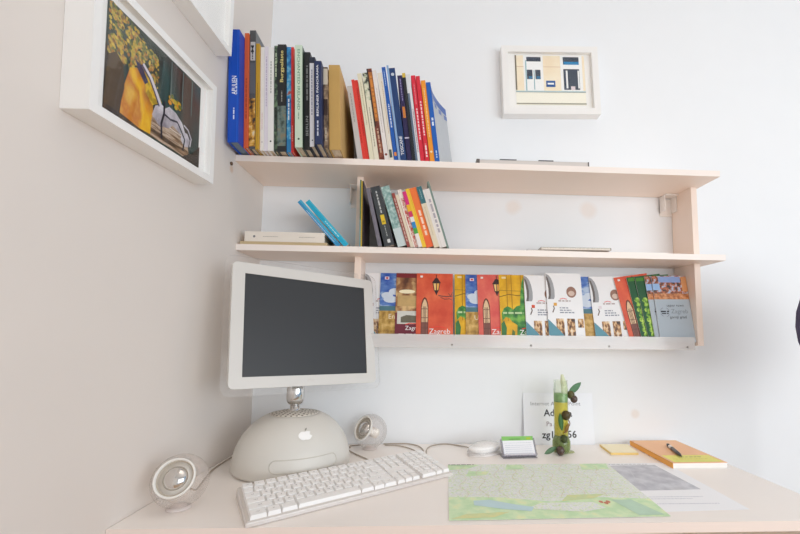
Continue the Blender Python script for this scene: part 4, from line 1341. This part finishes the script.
# ------------------------------------------------------------------ map, printout, notes, notebook
def quad_sheet(name, pts, z, th, m, label, cat, drawing=None):
    """thin sheet with four world corners (back-left, back-right, front-right, front-left)"""
    b = MB()
    c = Vector((sum(p[0] for p in pts) / 4, sum(p[1] for p in pts) / 4, z))
    vs = [(p[0] - c.x, p[1] - c.y, 0) for p in pts] + [(p[0] - c.x, p[1] - c.y, th) for p in pts]
    b.add(vs, [(0, 1, 2, 3), (7, 6, 5, 4), (0, 4, 5, 1), (1, 5, 6, 2), (2, 6, 7, 3), (3, 7, 4, 0)], m)
    if drawing:
        P = [Vector((p[0] - c.x, p[1] - c.y)) for p in pts]

        def uv(u, v):                                      # u right, v away from the viewer
            a = P[3].lerp(P[2], u); d = P[0].lerp(P[1], u)
            return tuple(a.lerp(d, v))
        drawing(b, uv, T(0, 0, th + .00003))
    o = b.build(name)
    o.location = c
    return tag(o, label, cat)


streets = ramp_mat('map_streets', [(0.36, 'D6E8C4'), (0.44, 'E4EEE0'), (0.5, 'F4F6F4'), (0.55, 'DCE4E8'), (0.64, 'ECF3D6')], 130, .6, 8)
green_a = ramp_mat('map_green', [(0.38, 'C8E8BC'), (0.55, 'DAF1C8'), (0.68, 'EAF3C2')], 40, .6, 5)
yel_a = ramp_mat('map_yellow', [(0.4, 'E2E4A6'), (0.6, 'D0E0AE')], 40, .6, 4)


def draw_map(b, uv, A):
    b.poly([uv(0, 0), uv(1, 0), uv(1, .26), uv(.75, .30), uv(.5, .24), uv(.25, .32), uv(0, .34)], green_a, A)
    b.poly([uv(0, .86), uv(.12, .9), uv(.2, .99), uv(0, .99)], green_a, A)
    b.poly([uv(.1, .72), uv(.22, .75), uv(.24, .82), uv(.12, .84)], green_a, A)
    b.poly([uv(.34, .86), uv(.46, .88), uv(.45, .98), uv(.36, .98)], green_a, A)
    b.poly([uv(.8, .84), uv(.97, .86), uv(.99, .99), uv(.82, .99)], green_a, A)
    b.poly([uv(.01, .02), uv(.2, .03), uv(.28, .1), uv(.08, .08)], yel_a, A)
    b.poly([uv(.55, .24), uv(.72, .28), uv(.8, .35), uv(.6, .34)], yel_a, A)
    b.poly([uv(.36, .14), uv(.62, .08), uv(.74, .13), uv(.7, .22), uv(.45, .22)], streets, A)
    b.poly([uv(.12, .27), uv(.2, .28), uv(.32, .2), uv(.4, .16), uv(.38, .1), uv(.25, .14), uv(.12, .2)], mat('C4E0E6', .6, .05), A)
    b.poly([uv(.86, .02), uv(.98, .02), uv(.9, .25), uv(.8, .25)], mat('BEDCC6', .6, .12, 40), A)
    for u, v in ((.74, .22), (.76, .2), (.775, .22)):
        b.disc(uv(u, v)[0], uv(u, v)[1], .004, .006, mat('D08A70', .6), A, 8)
    for k in range(7):
        y = .36 + .08 * k
        b.stroke([uv(.02 + .02 * i, y + .02 * math.sin(i * .4 + k)) for i in range(49)], .0008, mat('DAD3C0', .6), A)
    for k in range(9):
        x = .08 + .1 * k
        b.stroke([uv(x + .02 * math.sin(i * .7 + k), .3 + .033 * i) for i in range(21)], .0008, mat('D8CDB4', .6), A)
    b.dashes(uv(.0, .985)[0], uv(0, .985)[1], uv(.16, .985)[0], .003, mat('5A6058', .6), A)


quad_sheet('street_map', [(.0731, -.1964), (.4667, -.1927), (.4427, -.485), (.0541, -.4918)], .0010, .0004, streets, 'green and grey street map sheet spread flat on the desk', 'map', draw_map)


def draw_print(b, uv, A):
    im = ramp_mat('printed_relief', [(0.38, 'BABCC6'), (0.52, 'CACCD4'), (0.66, 'D8DAE2')], 30, .6, 6)
    b.poly([uv(.02, .36), uv(.86, .36), uv(.79, .945), uv(.0, .945)], im, A)
    b.stroke([uv(.3, .37), uv(.26, .6), uv(.33, .8), uv(.3, .94)], .0012, mat('D2D4DA', .6), A)
    b.dashes(uv(.0, .97)[0], uv(.5, .97)[1], uv(.7, .97)[0], .003, mat('9A9CA6', .6), A)
    for v, u1 in ((.24, .75), (.205, .6), (.12, .8)):
        b.dashes(uv(.16, v)[0], uv(.16, v)[1], uv(u1, v)[0], .0016, mat('B4B8C8', .6), A)
    b.dashes(uv(.02, .335)[0], uv(.02, .335)[1], uv(.12, .335)[0], .004, mat('6A6C76', .6), A)


quad_sheet('printout', [(.4450, -.1925), (.6177, -.1872), (.6082, -.4586), (.415, -.4660)], .0003, .0003, mat('F8FAFF', .6, .01), 'pale printed sheet with a grey picture lying under the map on the right', 'paper', draw_print)


def draw_note(b, uv, A):
    b.poly([uv(.01, .01), uv(.99, .01), uv(.99, .99), uv(.01, .99)], mat('FCF2D0', .6, .01), A)


quad_sheet('sticky_note_pad', [(.5203, -.0330), (.6025, -.0330), (.5880, -.1186), (.5131, -.1177)], .0003, .0055, mat('F4D48A', .6, .02), 'pale yellow sticky note pad between the bottle and the orange notebook', 'note pad', draw_note)

nb = thing('notebook', 'orange notebook with a yellow-green label lying at the right of the desk', 'notebook', T(.6090, -.2325, .0003) @ RZ(math.radians(1.2)))
b = MB()
NW, ND = .1385, .209
shear = Matrix(((1, .05, 0, 0), (0, 1, 0, 0), (0, 0, 1, 0), (0, 0, 0, 1)))
org = mat('F8C294', .45, .03, 30)
b.box(0, NW, 0, ND, .0126, .0134, org, shear)
b.box(0, .0010, 0, ND, 0, .0134, mat('F6AE50', .45, .03, 30), shear)
b.box(0, NW + .003, -.003, ND, 0, .0008, mat('F4F2F0', .5), shear)
A = shear @ T(0, 0, .0135)
b.rect(.008, .006, NW - .006, .062, mat('F2EA7C', .5, .05, 30), A)
b.rect(.012, .006, NW - .02, .020, mat('E8EC80', .5, .05, 30), A)
b.dashes(.045, .046, .105, .0035, mat('8A8A5A', .5), A)
b.dashes(.02, .03, .11, .002, mat('C0BC5A', .5), A)
b.build('cover', nb)
b = MB(); b.box(.0012, NW - .001, .0008, ND - .001, .0010, .0124, mat('F5F3EF', .7), shear); b.build('pages', nb)
# pen
p0, p1 = Vector((.6560, -.1960, .0185)), Vector((.6895, -.0830, .0185))
d = p1 - p0
M = T(*p0) @ Vector((0, 0, 1)).rotation_difference(d.normalized()).to_matrix().to_4x4()
pn = thing('pen', 'black and white ballpoint pen lying on the orange notebook', 'pen', M)
Lp = d.length
b = MB(); b.lathe([(.0006, 0), (.0012, .004), (.0038, .016), (.0045, .03), (.0045, .075)], mat('35343A', .35), None, 14); b.build('barrel', pn)
b = MB(); b.lathe([(.0045, .0752), (.0045, .0955), (.0040, .0965)], mat('E6E2DE', .3), None, 14); b.build('upper_barrel', pn, label='white upper barrel')
b = MB(); b.lathe([(.0042, .0968), (.0046, .108), (.0028, .110), (.0022, Lp)], mat('2E2E34', .3), None, 14); b.build('push_button', pn)
b = MB(); b.box(-.0012, .0012, .0048, .0062, .072, .106, mat('2E2E34', .3)); b.box(-.0012, .0012, .0035, .0062, .103, .107, mat('2E2E34', .3)); b.build('clip', pn)

# ------------------------------------------------------------------ card holder
ch = thing('card_holder', 'clear stand of white cards with a green header on the desk by the mouse', 'card holder', T(.2625, -.1420, 0) @ RZ(math.radians(4)))
acr = glass('card_acrylic', 'F6F6F8', .06, .05, 'E4E0EA', .2)
CT = T(0, 0, .0060) @ RX(-math.radians(33))
b = MB()
b.box(-.045, .045, -.004, .040, 0, .0022, acr)
b.box(-.045, .045, .0068, .0086, 0, .044, acr, CT)
b.box(-.045, .045, -.0060, -.0042, -.001, .0035, acr, CT)
for x in (-.045, .0435):
    b.box(x, x + .0015, -.0045, .007, 0, .044, acr, CT)
b.build('holder', ch)
for y in (-.0014,):
    t_ = thing('business_card', 'white card with a green header and grey table lines in the clear stand', 'card', T(.2625, -.1420, 0) @ RZ(math.radians(4)) @ CT @ T(0, y, .0003))
    b = MB()
    b.box(-.0425, .0425, 0, .0010, 0, .0495, mat('F3F4F8', .5, .01))
    A = T(-.0425, -.00006, 0) @ FRONT
    b.rect(0, .0385, .085, .0495, mat('86C46A', .5, .04), A)
    b.dashes(.02, .042, .05, .0018, mat('4A7A40', .5), A); b.rect(.066, .0405, .078, .046, mat('A8C63C', .5), A)
    for x0, y0, x1, y1 in ((0, 0, .085, .0011), (0, 0, .0011, .0385), (.0839, 0, .085, .0385)):
        b.rect(x0, y0, x1, y1, mat('6A6E8A', .5), A)
    for v in (.006, .011, .016, .021, .026, .032):
        b.dashes(.006, v, .078, .0011, mat('C2C6D4', .5), A)
    b.build('card', t_)

# ------------------------------------------------------------------ internet sign
t = thing('sign', 'white paper sign with internet access details propped against the back wall', 'sign', T(.4105, -.0175, .0004) @ RX(math.radians(-6)))
b = MB()
SW, SH = .208, .146
b.box(-SW / 2, SW / 2, 0, .0006, 0, SH, mat('F4F7FD', .6, .01))
A = T(0, -.00006, 0) @ FRONT
b.text('Internet Access Point', -.008, .1150, .0155, mat('8E9098', .5), A, 0, 0, .149)
b.text('Ad', -.0275, .0885, .0270, tx_k, A, 0, .02); b.text('a', .0345, .0870, .0270, tx_k, A, 0, .02)
b.text('Pa', -.0290, .0575, .0190, mat('8A6E78', .5), A); b.text(':', .0270, .0575, .0190, mat('8A6E78', .5), A)
b.text('zg1', -.0325, .0270, .0280, tx_k, A, 0, .015); b.text('56', .0370, .0280, .0280, tx_k, A, 0, .015)
b.build('sheet', t)

# ------------------------------------------------------------------ olive oil bottle
bt = thing('oil_bottle', 'slim glass bottle of yellow-green oil trimmed with olives, in front of the sign', 'bottle', T(.3890, -.0905, 0))
gl = glass('bottle_glass', 'F8FBF2', .03, .02, 'EEF4E6', .08)
RBt = .0195
b = MB()
b.lathe([(.0185, .0004), (RBt, .003), (RBt, .168), (.0185, .174), (.0180, .190), (.0192, .193)], gl, None, 28, True, False)
b.build('glass_body', bt)
oil = glass('yellow_oil', 'F2E860', .02, .15, 'FBEA3A', .72)
b = MB(); b.lathe([(.0178, .046), (.0178, .1345)], oil, None, 24); b.build('yellow_oil', bt)
b = MB(); b.lathe([(.0176, .0035), (.0178, .0455)], glass('green_oil', 'C4CF98', .03, .1, 'A3B870', .6), None, 24); b.build('green_oil', bt, label='olive green lower layer')
b = MB(); b.lathe([(.0181, .1350), (.0181, .1570)], mat('86B46E', .45, .15, 60), None, 24); b.build('label_band', bt, label='green band')
b = MB()
b.tube([(.010, -.002, .150), (.011, 0, .170), (.0075, 0, .190), (.0045, 0, .208)], [.0085, .0085, .0075, .0035], mat('DCE2C2', .5, .08, 60), None, 12)
b.build('stopper', bt)
leaf_m = mat('5F8A68', .45, .15, 60)
olive_m = mat('4E3B33', .25, .2, 60, spec=.6)
olive_g = mat('54502C', .3, .25, 60)


def leaf(p, q2, wd, m=leaf_m, sag=.0):
    p, q2 = Vector(p), Vector(q2)
    d = q2 - p
    side = Vector((-d.z, 0, d.x)).normalized()
    nrm_ = d.cross(side).normalized()
    b = MB()
    N = 8
    vs = []
    for k in range(N + 1):
        t_ = k / N
        w2 = wd * math.sin(math.pi * min(1, t_ * .96 + .02)) ** .8 / 2
        c = p + d * t_ + nrm_ * (sag * math.sin(math.pi * t_))
        vs += [c + side * w2 + nrm_ * .0012, c + nrm_ * -.0002, c - side * w2 + nrm_ * .0012]
    n3 = len(vs)
    vs += [v - nrm_ * .0008 for v in vs]
    fs = []
    for k in range(N):
        a = 3 * k
        for o_ in (0, 1):
            fs.append((a + o_, a + o_ + 1, a + o_ + 4, a + o_ + 3))
            fs.append((n3 + a + o_ + 3, n3 + a + o_ + 4, n3 + a + o_ + 1, n3 + a + o_))
        fs += [(a, a + 3, n3 + a + 3, n3 + a), (a + 2, n3 + a + 2, n3 + a + 5, a + 5)]
    b.add(vs, fs, m, None, True)
    return b.build('leaf', bt)


leaf((.0195, -.004, .155), (.053, -.010, .188), .018)
leaf((-.006, -.0215, .062), (-.011, -.0225, .108), .014, mat('3F6E3A', .45, .15, 60))
leaf((-.022, -.024, .020), (-.058, -.036, .0065), .014, mat('5E7F5E', .45, .15, 60))
leaf((.003, -.0225, .055), (.012, -.0225, .082), .010, mat('8A6A2A', .45, .15, 60))
for p, r, m in (((.026, -.006, .154), .0105, olive_g), ((.033, -.010, .143), .0098, olive_m), ((-.014, -.031, .0125), .0112, olive_m),
                ((.006, -.0215, .102), .0120, mat('4A3D1A', .3, .2, 60)), ((.000, -.0215, .040), .0100, mat('3E4A20', .35, .25, 60))):
    b = MB(); b.sphere(p, r, m, None, 18, (1, .9, 1.08)); b.build('olive', bt)
b = MB(); b.tube(bez([(.0185, -.004, .162), (.023, -.006, .158), (.030, -.008, .147)]), .0011, mat('7A6A44', .6), None, 6)
b.tube(bez([(.012, -.022, .092), (.016, -.022, .080), (.009, -.0222, .066), (-.002, -.022, .055)]), .0011, mat('7A4A24', .6), None, 6)
b.build('twig', bt)
b = MB()
vs, fs = [], []
N = 20
for k in range(N):
    a = 2 * math.pi * k / N
    rr = .020 + .006 * math.sin(3 * a + .5) + .013 * max(0, math.cos(a)) ** 3
    vs += [(rr * math.cos(a), rr * .7 * math.sin(a) - .004, .0003), (rr * .9 * math.cos(a), rr * .62 * math.sin(a) - .004, .004)]
for k in range(N):
    a, c = 2 * k, 2 * ((k + 1) % N)
    fs.append((a, c, c + 1, a + 1))
fs.append(tuple(2 * k + 1 for k in range(N)))
b.add(vs, fs, glass('base_resin', 'E3E8C4', .05, .05, 'C3CC98', .35), None, True)
b.build('glass_foot', bt)
b = MB()
b.lathe([(.0195, .004), (.0235, .012), (.0235, .030), (.0198, .040)], glass('green_collar', 'D2DCB0', .05, .08, '9CAF6C', .4), None, 24, True, False)
b.build('glass_collar', bt)
